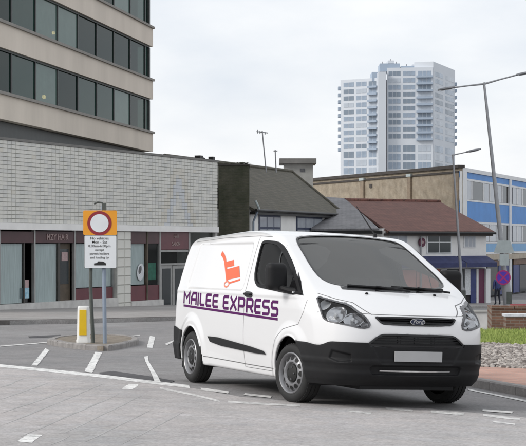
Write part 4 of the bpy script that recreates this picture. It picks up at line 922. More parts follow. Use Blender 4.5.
# ------------------------------------------------------------------ person by the far shops
def person(u, Y, label, h=1.72):
    X = at(u, 243, Y).x; r = root('person', (X, Y, float(gz(X, Y))+.12*(Y > 86)), math.radians(200)); tag(r, label, 'person')
    J = {'pel': (0, 0, .93), 'wai': (0, 0, 1.08), 'che': (0, -.01, 1.32), 'nek': (0, .0, 1.47), 'hed': (0, -.02, 1.56), 'top': (0, -.01, 1.70),
         'hl': (.10, 0, .88), 'kl': (.12, -.06, .48), 'al': (.12, .02, .08), 'tl': (.13, -.15, .035), 'hr': (-.10, 0, .88), 'kr': (-.11, -.01, .48), 'ar': (-.11, .10, .09), 'tr': (-.12, -.06, .035),
         'sl': (.19, 0, 1.40), 'el': (.25, .03, 1.13), 'wl': (.24, -.05, .90), 'gl': (.24, -.08, .81), 'sr': (-.19, 0, 1.40), 'er': (-.25, .03, 1.13), 'wr': (-.24, -.06, .90), 'gr': (-.24, -.09, .81)}
    E_ = [('pel', 'wai'), ('wai', 'che'), ('che', 'nek'), ('nek', 'hed'), ('hed', 'top'), ('pel', 'hl'), ('hl', 'kl'), ('kl', 'al'), ('al', 'tl'), ('pel', 'hr'), ('hr', 'kr'), ('kr', 'ar'), ('ar', 'tr'), ('che', 'sl'), ('sl', 'el'), ('el', 'wl'), ('wl', 'gl'), ('che', 'sr'), ('sr', 'er'), ('er', 'wr'), ('wr', 'gr')]
    R_ = dict(pel=.15, wai=.14, che=.16, nek=.06, hed=.085, top=.07, hl=.10, kl=.07, al=.05, tl=.04, hr=.10, kr=.07, ar=.05, tr=.04, sl=.08, el=.055, wl=.04, gl=.035, sr=.08, er=.055, wr=.04, gr=.035)
    ks = list(J); m_ = bpy.data.meshes.new('body'); m_.from_pydata([J[k] for k in ks], [(ks.index(a), ks.index(b)) for a, b in E_], []); o = bpy.data.objects.new('body', m_); COL.objects.link(o)
    sk = o.modifiers.new('skin', 'SKIN'); ss = o.modifiers.new('sub', 'SUBSURF'); ss.levels = 1; ss.render_levels = 1
    for k, v in zip(ks, m_.skin_vertices[0].data): v.radius = (R_[k], R_[k]*.85); v.use_root = (k == 'pel')
    dg = bpy.context.evaluated_depsgraph_get(); dg.update(); nm = bpy.data.meshes.new_from_object(o.evaluated_get(dg)); bpy.data.objects.remove(o, do_unlink=True)
    nm.materials.clear(); nm.materials.append(MT['cloth_dark']); nm.materials.append(MT['skin']); nm.materials.append(MT['shop_blue'])
    for p in nm.polygons:
        z = p.center.z; p.material_index = 1 if (z > 1.47 or (z < .88 and abs(p.center.x) > .19)) else (2 if z > .92 else 0)
    nm.shade_smooth(); b = bpy.data.objects.new('body', nm); COL.objects.link(b); b.parent = r
    V = [Vector((v.x*.105, v.y*.115-.005, 1.665+v.z*.09)) for v in IV]; MB().add(V, IF).build('hair', 'black', r, True)
    return r
person(497.5, 92, 'person in dark trousers standing by the shops behind the tall lamp')
# ------------------------------------------------------------------ the van
NGRID = .0135
def iso(F, b0, b1, h, newton=2):
    b0 = np.array(b0, float); b1 = np.array(b1, float); n = np.ceil((b1-b0)/h).astype(int)+1
    xs, ys, zs = (b0[i]+h*np.arange(n[i]) for i in range(3)); val = np.empty(n)
    for i0 in range(0, n[0], 24):
        X, Y, Z = np.meshgrid(xs[i0:i0+24], ys, zs, indexing='ij'); val[i0:i0+24] = F(X, Y, Z)
    s = val < 0
    c = np.zeros(n-1, np.int8)
    for a in (0, 1):
        for b in (0, 1):
            for d in (0, 1): c += s[a:n[0]-1+a, b:n[1]-1+b, d:n[2]-1+d]
    act = np.argwhere((c > 0) & (c < 8)); idx = -np.ones(n-1, np.int64); idx[tuple(act.T)] = np.arange(len(act))
    acc = np.zeros((len(act), 3)); cnt = np.zeros(len(act))
    for ax in range(3):
        o1, o2 = [k for k in range(3) if k != ax]
        for a in (0, 1):
            for b in (0, 1):
                p = act.copy(); p[:, o1] += a; p[:, o2] += b; q = p.copy(); q[:, ax] += 1
                v0, v1 = val[tuple(p.T)], val[tuple(q.T)]; m_ = (v0 < 0) != (v1 < 0); t = np.where(m_, v0/np.where(v0 == v1, 1, v0-v1), 0)
                w = p.astype(float); w[:, ax] += t; acc += w*m_[:, None]; cnt += m_
    P = b0+h*acc/np.maximum(cnt, 1)[:, None]
    for _ in range(newton):
        e = 1e-4; f = F(P[:, 0], P[:, 1], P[:, 2]); g = np.stack([(F(P[:, 0]+e*(k == 0), P[:, 1]+e*(k == 1), P[:, 2]+e*(k == 2))-f)/e for k in range(3)], 1)
        st = -(f/np.maximum((g*g).sum(1), .3))[:, None]*g; ln = np.linalg.norm(st, axis=1, keepdims=True); P = P+st*np.minimum(1, .4*h/np.maximum(ln, 1e-9))
    Q = []
    for ax in range(3):
        o1, o2 = [(1, 2), (2, 0), (0, 1)][ax]; lo = [slice(None)]*3; hi = [slice(None)]*3; lo[ax] = slice(0, -1); hi[ax] = slice(1, None)
        ch = s[tuple(lo)] != s[tuple(hi)]; e = np.argwhere(ch); e = e[(e[:, o1] > 0) & (e[:, o2] > 0) & (e[:, o1] < n[o1]-1) & (e[:, o2] < n[o2]-1)]
        if not len(e): continue
        ins = s[tuple(e.T)]; quad = []
        for a, b in ((-1, -1), (0, -1), (0, 0), (-1, 0)):
            p = e.copy(); p[:, o1] += a; p[:, o2] += b; quad.append(idx[tuple(p.T)])
        quad = np.stack(quad, 1); quad = np.where(ins[:, None], quad, quad[:, ::-1]); Q.append(quad)
    Q = np.concatenate(Q); return P, Q
def npmesh(name, P, Q, mats, parent, fm=None, angle=38):
    d = bpy.data.meshes.new(name); d.vertices.add(len(P)); d.vertices.foreach_set('co', np.asarray(P, np.float32).ravel()); d.loops.add(Q.size); d.loops.foreach_set('vertex_index', np.asarray(Q, np.int32).ravel())
    d.polygons.add(len(Q)); d.polygons.foreach_set('loop_start', np.arange(len(Q), dtype=np.int32)*4); d.polygons.foreach_set('loop_total', np.full(len(Q), 4, np.int32))
    for m_ in mats: d.materials.append(MT[m_])
    if fm is not None: d.polygons.foreach_set('material_index', np.asarray(fm, np.int32))
    d.update(calc_edges=True); d.validate(); d.shade_smooth()
    if angle: d.set_sharp_from_angle(angle=math.radians(angle))
    o = bpy.data.objects.new(name, d); COL.objects.link(o); o.parent = parent; return o
van = root('delivery_van', (VAN_X, VAN_Y, 0)); yaw, roll, pitch = .39813, -.0426, -.0092
Rx = np.array([[1, 0, 0], [0, math.cos(roll), -math.sin(roll)], [0, math.sin(roll), math.cos(roll)]]); Ry = np.array([[math.cos(pitch), 0, math.sin(pitch)], [0, 1, 0], [-math.sin(pitch), 0, math.cos(pitch)]])
Mv = np.array([[math.sin(yaw), math.cos(yaw), 0], [-math.cos(yaw), math.sin(yaw), 0], [0, 0, 1]]) @ Ry @ Rx
van.matrix_world = Matrix.Translation((VAN_X, VAN_Y, 0)) @ Matrix(Mv.tolist()).to_4x4()
tag(van, 'white delivery van with purple MAILEE EXPRESS lettering and black bumper', 'van')
def sub(F, tool): return np.maximum(F, -tool)
SIDEWIN = [(-1.19, 1.39), (-1.12, 1.27), (-1.00, 1.215), (-.872, 1.204), (.255, 1.134), (.06, 1.29), (-.225, 1.475), (-.585, 1.665), (-.77, 1.735), (-1.108, 1.750), (-1.19, 1.715)]
SCREEN = [(0, 1.235), (.45, 1.245), (.68, 1.275), (.745, 1.33), (.752, 1.42), (.68, 1.74), (.61, 1.80), (.3, 1.83), (0, 1.838)]
SCREEN = SCREEN+[(-a, b) for a, b in SCREEN[-2:0:-1]]
GR_U = [(-.455, .962), (.455, .962), (.475, .945), (.40, .872), (-.40, .872), (-.475, .945)]
GR_L = [(-.40, .785), (.40, .785), (.46, .765), (.575, .672), (.56, .655), (-.56, .655), (-.575, .672), (-.46, .765)]
def T45(x, a): return (x-a)*.70710678
HL = [(-.355, 1.155), (-.25, 1.0), (-.178, .892), (.067, .862), (.244, .828), (.305, .842), (.310, .881), (.25, .960), (.042, 1.076), (-.12, 1.105)]
def inset(poly, d): 
    c = np.mean(poly, 0); out = []
    n = len(poly); P = [np.array(p, float) for p in poly]; ar = sum(P[i][0]*P[(i+1) % n][1]-P[(i+1) % n][0]*P[i][1] for i in range(n)); sg_ = 1 if ar > 0 else -1
    for i in range(n):
        e1 = P[i]-P[i-1]; e2 = P[(i+1) % n]-P[i]; n1 = np.array([-e1[1], e1[0]])/np.hypot(*e1)*sg_; n2 = np.array([-e2[1], e2[0]])/np.hypot(*e2)*sg_; b = n1+n2; b = b/max(.35, (b@b)/2); out.append(tuple(P[i]+b*d))
    return out
def roundp(poly, it=2):
    P_ = np.array(poly, float)
    for _ in range(it):
        N_ = np.roll(P_, -1, 0); P_ = np.stack([P_*.8+N_*.2, P_*.2+N_*.8], 1).reshape(-1, 2)
    return [tuple(p) for p in P_]
def prism_sub(f, X, Y, Z, mask, px, pz, poly, r=0.0):
    if mask.any(): v = sdpoly(px[mask], pz[mask], poly, r); f[mask] = np.maximum(f[mask], -v)
def F_body(X, Y, Z):
    fo = F_outer(X, Y, Z); f = fo.copy(); a = np.abs(Y)
    # stamped panel in the cargo side
    m_ = (np.abs(fo) < .1) & (a > .7) & (X < -1.2) & (Z > 1.1)
    if m_.any(): f[m_] = f[m_]+-.0+.014*smooth(.010, -.016, sdpoly(X[m_], Z[m_], PANEL, .06)); 
    # wheel arches
    for ax in (AX_F, AX_R): f = np.maximum(f, -np.maximum(np.hypot(X-ax, Z-HUB_Z)-(.405 if ax == AX_F else .395), .56-a))
    f = np.maximum(f, np.minimum(np.minimum(fo+.06, X-.30), .640-Z))
    # hollow cab
    cab = np.maximum.reduce([fo+.035, -1.35-X, X-.62, .50-Z]); cab = np.maximum(cab, .02-(fo*0+.2))
    f = np.maximum(f, -cab)
    m_ = (a > .75) & (X > -1.4) & (X < .5) & (Z > 1.05) & (fo > -.1); prism_sub(f, X, Y, Z, m_, X, Z, inset(roundp(SIDEWIN, 1), .016))
    m_ = (X > -1.0) & (X < .62) & (Z > 1.2) & (fo > -.14) & (a < .85)
    if m_.any(): f[m_] = np.maximum(f[m_], -sdpoly(Y[m_], Z[m_], inset(roundp(SCREEN, 1), .008)))
    m_ = (X > .8) & (fo > -.09) & (a < .65) & (Z > .6) & (Z < 1.0)
    if m_.any():
        f[m_] = np.maximum(f[m_], -sdpoly(Y[m_], Z[m_], inset(GR_U, .008))); f[m_] = np.maximum(f[m_], -sdpoly(Y[m_], Z[m_], inset(GR_L, .008)))
    m_ = (X > .25) & (a > .4) & (Z > .78) & (Z < 1.2) & (fo > -.11)
    if m_.any(): f[m_] = np.maximum(f[m_], -sdpoly(T45(X[m_], a[m_]), Z[m_], inset(roundp(HL, 1), .007)))
    return f
P, Q = iso(F_body, (-3.95, -1.1, .2), (1.1, 1.1, 1.97), NGRID)
cent = P[Q].mean(1); fo_c = F_outer(cent[:, 0], cent[:, 1], cent[:, 2])
fm = ((fo_c < -.022)).astype(int); 
body = npmesh('body', P, Q, ['van_white', 'van_in'], van, fm, 38)
# ---- surface tools
def root_on(base, dirn, off=0.0, far=1.6, F=F_outer):
    # walk along dirn from an inner point until F = off
    base = np.asarray(base, float); lo = np.zeros(len(base)); hi = np.full(len(base), far)
    for _ in range(34):
        mid = (lo+hi)/2; p = base+dirn*mid[:, None]; f = F(p[:, 0], p[:, 1], p[:, 2])-off; lo = np.where(f < 0, mid, lo); hi = np.where(f < 0, hi, mid)
    return base+dirn*((lo+hi)/2)[:, None]
def proj_side(sg_):
    return lambda q, off: root_on(np.stack([q[:, 0], np.zeros(len(q)), q[:, 1]], 1), np.array([0., sg_, 0]), off)
def proj_front(q, off): return root_on(np.stack([np.full(len(q), -1.6), q[:, 0], q[:, 1]], 1), np.array([1., 0, 0]), off, 3.0)
def proj_45(sg_):
    d = np.array([.70710678, sg_*.70710678, 0]); t = np.array([.70710678, -sg_*.70710678, 0])
    return lambda q, off: root_on(q[:, :1]*t+np.array([-.25, 0, 0])*0+np.stack([np.zeros(len(q))]*2+[q[:, 1]], 1)+d*.35, d, off, 1.5)
def dense(poly, step):
    out = []; n = len(poly)
    for i in range(n):
        a = np.array(poly[i], float); b = np.array(poly[(i+1) % n], float); k = max(1, int(np.hypot(*(b-a))/step)); out += [a+(b-a)*j/k for j in range(k)]
    return np.array(out)
def patch(name, poly, proj, m, parent, off=.002, th=.012, step=.03, rings=6, hole=None):
    o_ = dense(poly, step); n = len(o_)
    if hole is not None: i_ = np.array([hole[k] for k in range(len(hole))]); c0 = None
    c = o_.mean(0)
    if hole is None: L_ = [c+(o_-c)*(1-k/rings) for k in range(rings)]+[c[None]]
    else: L_ = [o_*(1-k/2)+hole*(k/2) for k in range(3)]
    pts = np.concatenate(L_); V = proj(pts, off); Fc = []
    nl = len(L_)
    for k in range(nl-1 if hole is not None else nl-2):
        for i in range(n): Fc.append((k*n+i, k*n+(i+1) % n, (k+1)*n+(i+1) % n, (k+1)*n+i))
    if hole is None:
        k = nl-2; ci = (nl-1)*n
        for i in range(n): Fc.append((k*n+i, k*n+(i+1) % n, ci))
    V = list(map(tuple, V)); 
    if th:
        b = proj(o_, off-th); k0 = len(V); V += list(map(tuple, b))
        for i in range(n): Fc.append((i, k0+i, k0+(i+1) % n, (i+1) % n))
        if hole is not None:
            b = proj(hole, off-th); k1 = len(V); V += list(map(tuple, b)); q0 = (nl-1)*n
            for i in range(n): Fc.append((q0+i, q0+(i+1) % n, k1+(i+1) % n, k1+i))
    return MB().add(V, Fc).build(name, m, parent, True)
def frame(name, poly, wd, proj, m, parent, off=.003, th=.015, step=.03):
    o_ = dense(poly, step); n = len(o_); h = np.array(inset([tuple(p) for p in o_], wd)); return patch(name, [tuple(p) for p in o_], proj, m, parent, off, th, 1e3, hole=h)
def ribbon(name, line, wd, proj, m, parent, off=.0012, th=0, step=.03):
    pts = []
    for i in range(len(line)-1):
        a, b = np.array(line[i], float), np.array(line[i+1], float); k = max(1, int(np.hypot(*(b-a))/step)); pts += [a+(b-a)*j/k for j in range(k)]
    pts.append(np.array(line[-1], float)); pts = np.array(pts); t = np.gradient(pts, axis=0); t /= np.linalg.norm(t, axis=1, keepdims=True); nn = np.stack([-t[:, 1], t[:, 0]], 1)
    A, B = proj(pts+nn*wd/2, off), proj(pts-nn*wd/2, off); n = len(pts); V = list(map(tuple, A))+list(map(tuple, B)); Fc = [(i, i+1, n+i+1, n+i) for i in range(n-1)]
    return MB().add(V, Fc).build(name, m, parent)
# ---- glazing
ws = patch('windscreen', roundp(SCREEN), proj_front, 'screen', van, -.004, .006, .04, 8)
frame('seal', roundp(SCREEN), .012, proj_front, 'van_gloss', ws, .003, .02)
for sg_ in (-1, 1):
    pj = proj_side(sg_); sw = patch('side_window', roundp(SIDEWIN, 1), pj, 'side_glass', van, -.005, .006, .04, 6)
    frame('seal', roundp(SIDEWIN, 1), .034, pj, 'van_black', sw, .007, .024)
    frame('inner_trim', inset(roundp(SIDEWIN, 1), -.012), .045, pj, 'van_in', sw, -.030, .02)
    ribbon('divider', [(-.60, 1.725), (-.545, 1.50), (-.47, 1.18)], .022, pj, 'van_gloss', sw, .001)
    patch('mirror_triangle', [(-.05, 1.165), (.255, 1.145), (.10, 1.29), (-.06, 1.39), (-.09, 1.30)], pj, 'van_gloss', sw, .003, .01, .05, 2)
    # shut lines
    ribbon('door_seam', [(-1.27, 1.79), (-1.30, 1.60), (-1.33, 1.2), (-1.33, .7), (-1.30, .30)], .007, pj, 'van_seam', body)
    ribbon('door_seam', [(.33, 1.10), (.32, .98), (.20, .84), (-.18, .775), (-.40, .66), (-.46, .50), (-.50, .30)], .006, pj, 'van_seam', body)
    ribbon('door_seam', [(-1.28, .30), (-.52, .30)], .006, pj, 'van_seam', body)
    ribbon('roof_seam', [(-3.45, 1.752), (-2.4, 1.79), (-1.3, 1.80), (-.95, 1.785)], .006, pj, 'van_seam', body)
    ribbon('sill_seam', [(-2.62, .345), (-1.36, .335), (-1.30, .333), (-.45, .33)], .010, pj, 'van_seam', body)
    tr_ = patch('side_trim', roundp([(-2.46, .617), (-.75, .520), (-.635, .462), (-2.33, .513)], 1), pj, 'van_black', van, .018, .03, .06, 3)
    hp_ = root_on(np.array([[-1.21, 0, 1.125]]), np.array([0., sg_, 0]))[0]
    hd = patch('door_handle', roundp([(-1.30, 1.118), (-1.12, 1.112), (-1.12, 1.140), (-1.30, 1.146)]), pj, 'van_black', van, .032, .026, .03, 2)
    patch('handle_recess', roundp([(-1.33, 1.095), (-1.09, 1.09), (-1.09, 1.155), (-1.33, 1.165)]), pj, 'van_gloss', hd, .0015, .004, .03, 2)
    # bonnet and wing shut line
for sg_ in (-1, 1):
    for ax, r_, t0, t1 in ((AX_F, .402, 62, 186), (AX_R, .392, 22, 186)):
        t = np.radians(np.linspace(t0, t1, 40)); q = np.stack([ax+r_*np.cos(t), HUB_Z+r_*np.sin(t)], 1); q = q[q[:, 1] > .26]; V_ = proj_side(sg_)(q, .0)
        MB().tube([Vector(v) for v in V_], .012, 8).build('arch_lip', 'van_white', body, True)
# ---- bumpers
BTOP = lambda x, a: .690-.05*smooth(.86, .60, x)*smooth(.2, .5, x)+0*a
def F_bump(X, Y, Z):
    fo = F_outer(X, Y, Z); a = np.abs(Y)
    bulge = .022+.016*smooth(.42, .36, Z)*smooth(.26, .31, Z)+.010*smooth(.53, .50, Z)*smooth(.45, .48, Z)
    d1 = .030*smooth(.01, -.01, sdpoly(a, Z, [(-.2, .455), (.50, .455), (.53, .43), (.50, .365), (-.2, .365)]))*(X > .6)
    d2 = .035*smooth(.012, -.012, sdpoly(T45(X, a), Z, [(-.06, .60), (.14, .565), (.15, .50), (.02, .485), (-.09, .52)]))
    d3 = .014*smooth(.012, -.012, sdpoly(a, Z, [(-.2, .66), (.52, .66), (.42, .475), (-.2, .475)]))*(X > .6)
    f = np.maximum.reduce([fo-bulge+d1+d2+d3, -.09-fo, .20-X, Z-(.690-.045*smooth(.80, .62, X)+.02*smooth(.60, .35, X)), .24-Z])
    f = np.maximum(f, -np.maximum(np.hypot(X-AX_F, Z-HUB_Z)-.40, .50-a))
    f = np.maximum(f, -sdpoly(Y, Z, [(-.50, .80), (.50, .80), (.565, .675), (.545, .655), (-.545, .655), (-.565, .675)]))
    return f
P, Q = iso(F_bump, (.15, -1.1, .2), (1.1, 1.1, .78), .0105)
bump = npmesh('front_bumper', P, Q, ['van_black'], van, None, 40)
def F_rb(X, Y, Z):
    fo = F_outer(X, Y, Z); a = np.abs(Y)
    f = np.maximum.reduce([fo-.02-.012*smooth(.5, .44, Z), -.09-fo, X+3.40, Z-(.635+.04*smooth(-3.5, -3.75, X)), .26-Z])
    return np.maximum(f, -np.maximum(np.hypot(X-AX_R, Z-HUB_Z)-.40, .50-a))
P, Q = iso(F_rb, (-3.95, -1.1, .22), (-3.35, 1.1, .72), .014)
npmesh('rear_bumper', P, Q, ['van_black'], van, None, 40)
# mud flaps and dark underside
for sg_ in (-1, 1): bx('mud_flap', van, 'van_black', AX_R-.46, AX_R-.43, sg_*.72, sg_*.93, .16, .42)
bx('underbody', van, 'van_black', -3.55, .80, -.55, .55, .20, .30)
for ax in (AX_F, AX_R):
    V = []; Fc = []; n = 20
    for sg_ in (-1, 1):
        mb = MB(); 
        for k in range(n+1):
            t = math.pi*(-.08+1.16*k/n)
            for y_ in (.54, .93): mb.v.append((ax+.412*math.cos(t), sg_*y_, HUB_Z+.412*math.sin(t)))
        mb.f = [(2*k, 2*k+1, 2*k+3, 2*k+2) for k in range(n)]
        mb.build('arch_liner', 'van_black', van)
# ---- grilles
gu = patch('upper_grille', GR_U, proj_front, 'van_gloss', van, -.035, .004, .05, 3); frame('surround', roundp(GR_U), .016, proj_front, 'van_gloss', gu, .007, .034)
for z_ in (.905, .932): ribbon('slat', [(-.44, z_), (.44, z_)], .012, proj_front, 'van_black', gu, -.012)
gl = patch('lower_grille', GR_L, proj_front, 'van_gloss', van, -.045, .004, .05, 3); frame('surround', roundp(GR_L, 1), .018, proj_front, 'van_gloss', gl, .007, .034)
for z_, w_ in ((.685, .545), (.712, .51), (.739, .475), (.764, .43)):
    b_ = ribbon('slat', [(-w_, z_), (w_, z_)], .011, proj_front, 'van_black', gl, -.008); c_ = ribbon('slat_lip', [(-w_, z_-.0075), (w_, z_-.0075)], .003, proj_front, 'van_gloss', b_, -.004)
ribbon('rib', [(0, .66), (0, .782)], .012, proj_front, 'van_black', gl, -.006)
for s_ in (-.2, .2): ribbon('rib', [(s_, .66), (s_, .782)], .010, proj_front, 'van_black', gl, -.012)
ribbon('trim_strip', [(-.42, .405), (-.2, .402), (.2, .402), (.40, .405)], .014, proj_front, 'chrome', bump, .012)
# number plate, blank
pl = patch('number_plate', [(-.275, .505), (.275, .505), (.275, .612), (-.275, .612)], lambda q, off: np.stack([np.full(len(q), 1.036+off)-.006*(q[:, 0]/.27)**2, q[:, 0], q[:, 1]], 1), 'plate', van, .006, .014, .05, 3)
# emblem
em = patch('emblem', disc_poly(0, .915, .088, .036, 40), lambda q, off: np.stack([np.full(len(q), .985+off), q[:, 0], q[:, 1]], 1), 'chrome', van, .004, .05, 1, 3)
patch('field', disc_poly(0, .915, .079, .029, 40), lambda q, off: np.stack([np.full(len(q), .985+off), q[:, 0], q[:, 1]], 1), 'emblem_blue', em, .0065, .002, 1, 3)
tm_ = text_mesh('Ford', .050, .001, shear=.35, off=.0012); tm_.materials.append(MT['chrome']); o = bpy.data.objects.new('script_lettering', tm_); COL.objects.link(o); o.parent = em; o.matrix_local = Matrix.Translation((.9925, 0, .915)) @ Matrix.Rotation(math.pi/2, 4, 'Z') @ Matrix.Rotation(math.pi/2, 4, 'X'); o.scale = (1.2, 1, 1)
# ---- headlights
for sg_ in (-1, 1):
    pj = proj_45(sg_); hl = patch('headlight', roundp(HL, 1), pj, 'lens', van, .001, .004, .04, 6); frame('bezel', roundp(HL, 1), .014, pj, 'hl_dark', hl, .007, .034)
    patch('housing', HL, pj, 'hl_dark', hl, -.085, .004, .05, 4)
    def bowl(name, cx, cz, r, m_, off0=-.078, dep=.05, rz=None):
        V = []; Fc = []; n = 20; rz = rz or r
        for k, (f_, o_) in enumerate(((1.08, off0+dep), (1.0, off0+dep), (.85, off0+dep*.55), (.5, off0+dep*.15), (.12, off0))):
            q = np.array([(cx+r*f_*math.cos(2*math.pi*i/n), cz+rz*f_*math.sin(2*math.pi*i/n)) for i in range(n)]); V += list(map(tuple, pj(q, o_)))
        Fc = [(k*n+i, k*n+(i+1) % n, (k+1)*n+(i+1) % n, (k+1)*n+i) for k in range(4) for i in range(n)]+[tuple(range(4*n, 5*n))]
        return MB().add(V, Fc).build(name, m_, hl, True)
    bowl('reflector', -.055, .960, .100, 'reflector', rz=.082); bowl('reflector', .135, .918, .092, 'reflector', rz=.066); bowl('reflector', .245, .868, .035, 'reflector', rz=.026)
    bowl('indicator', -.22, 1.06, .055, 'lamp_lens', rz=.05)
    for cx, cz, r_ in ((-.06, .955, .026), (.125, .915, .024)):
        q = pj(np.array([(cx, cz)]), -.055)[0]; MB().add([Vector(q)+v*r_ for v in IV], IF).build('bulb', 'lamp_lens', hl, True)
    ribbon('brow', [(-.30, 1.12), (-.12, 1.075), (.03, 1.045), (.20, .95), (.27, .895)], .018, pj, 'chrome', hl, -.03)
    ribbon('bonnet_seam', [(.30, .975), (.055, 1.092), (-.12, 1.122), (-.34, 1.175)], .005, pj, 'van_seam', body)
ribbon('bonnet_seam', [(-.60, .985), (-.45, .979), (0, .977), (.45, .979), (.60, .985)], .006, proj_front, 'van_seam', body)
# ---- cowl, wipers, washers, aerial
cw_ = ribbon('cowl', [(-.60, 1.242), (-.3, 1.231), (0, 1.228), (.3, 1.231), (.60, 1.242)], .030, proj_front, 'van_gloss', van, .004)
def bar(name, line, r, proj, offs_, m_, parent):
    pts = np.array(line, float); P_ = np.concatenate([proj(pts[i:i+1], offs_[i]) for i in range(len(pts))]); return MB().tube([Vector(p) for p in P_], r, 6).build(name, m_, parent, True)
for x0_, x1_, xp, in ((-.52, .10, -.22), (-.02, .62, .28)):
    wp = root('wiper', (0, 0, 0)); wp.parent = van
    bar('blade', [(x0_, 1.268), ((x0_+x1_)/2, 1.258), (x1_, 1.252)], .013, proj_front, [.014]*3, 'van_black', wp); bar('arm', [(x1_+.05, 1.228), (xp+.12, 1.252), (xp, 1.266)], .012, proj_front, [.03, .034, .03], 'van_black', wp)
for y_, z_ in ((-.37, 1.19), (.45, 1.195)):
    q = proj_front(np.array([(y_, z_)]), .006)[0]; MB().add([Vector(q)+Vector((v.x*.018, v.y*.022, v.z*.014)) for v in IV], IF).build('washer_nozzle', 'van_black', van, True)
q = root_on(np.array([[-.95, .45, 1.2]]), np.array([0., 0, 1.]), 0, 1.0)[0]; ae = MB().tube([Vector(q)+Vector((0, 0, -.01)), Vector(q)+Vector((0, 0, .03)), Vector(q)+Vector((-.01, -.01, .04)), Vector(q)+Vector((-.20, -.16, .36))], [.03, .022, .009, .004], 8).build('aerial', 'van_black', van, True)
# ---- mirrors
def F_mir(X, Y, Z):
    a = np.abs(Y); q = np.maximum(np.maximum(np.abs(X+.17-.10*(a-1.10))-.075, np.abs(a-1.115)-.115), np.abs(Z-1.335)-.15); q2 = np.sqrt(np.maximum(np.abs(X+.17-.1*(a-1.10))-.025, 0)**2+np.maximum(np.abs(a-1.115)-.055, 0)**2+np.maximum(np.abs(Z-1.335)-.085, 0)**2)-.062
    return np.maximum(q2, -.23-X)
for sg_ in (-1, 1):
    P, Q = iso(F_mir, (-.30, sg_*1.11-.2, 1.12), (.02, sg_*1.11+.2, 1.55), .012)
    if sg_ > 0: P = P+np.array([-.04, -.075, 0])
    mi = npmesh('mirror', P, Q, ['van_black'], van, None, 60)
    MB().box(-.235, -.232, sg_*1.03, sg_*(1.20 if sg_ < 0 else 1.10), 1.22, 1.46).build('mirror_glass', 'chrome', mi); MB().tube([(.06, sg_*.93, 1.175), (-.02, sg_*1.02, 1.19), (-.12, sg_*1.09, 1.22)], [.045, .035, .035], 8).build('mirror_arm', 'van_black', mi, True)
    MB().box(-.02, .06, sg_*.965, sg_*1.01, 1.165, 1.187).build('indicator', 'lamp_lens', mi)
# ---- cab interior
bx('bulkhead', van, 'van_in', -1.36, -1.33, -.84, .84, .5, 1.72)
MB().prism([(.36, 1.13), (.22, 1.13), (.10, 1.04), (.16, .72), (.40, .55)], lambda p: (p[0], -.78, p[1]), lambda p: (p[0], .78, p[1])).build('dashboard', 'van_in', van)
for y_ in (-.48, .30, .62):
    st_ = root('seat', (-.72, y_, .5)); st_.parent = van; w_ = .25 if y_ < 0 else .15
    MB().prism(rrect(-.30, .26, .22, .38, .05), lambda p: (p[0], -w_, p[1]), lambda p: (p[0], w_, p[1])).build('cushion', 'van_seat', st_)
    MB().prism([(-.30, .30), (-.16, .34), (-.36, .86), (-.46, .86)], lambda p: (p[0], -w_, p[1]), lambda p: (p[0], w_, p[1])).build('backrest', 'van_seat', st_)
    bx('base', st_, 'van_in', -.25, .2, -w_*.8, w_*.8, 0.0, .22)
sw_ = MB(); c_ = Vector((-.12, -.48, 1.10)); ax_ = Vector((-.75, 0, .66)).normalized(); e1 = Vector((0, 1, 0)); e2 = ax_.cross(e1)
sw_.tube([c_+(e1*math.cos(2*math.pi*k/24)+e2*math.sin(2*math.pi*k/24))*.18 for k in range(25)], .014, 8, False); sw_.tube([c_-e1*.17, c_+e1*.17], .012, 6); sw_.tube([c_, c_-ax_*.3], .03, 8); sw_.build('steering_wheel', 'van_in', van, True)
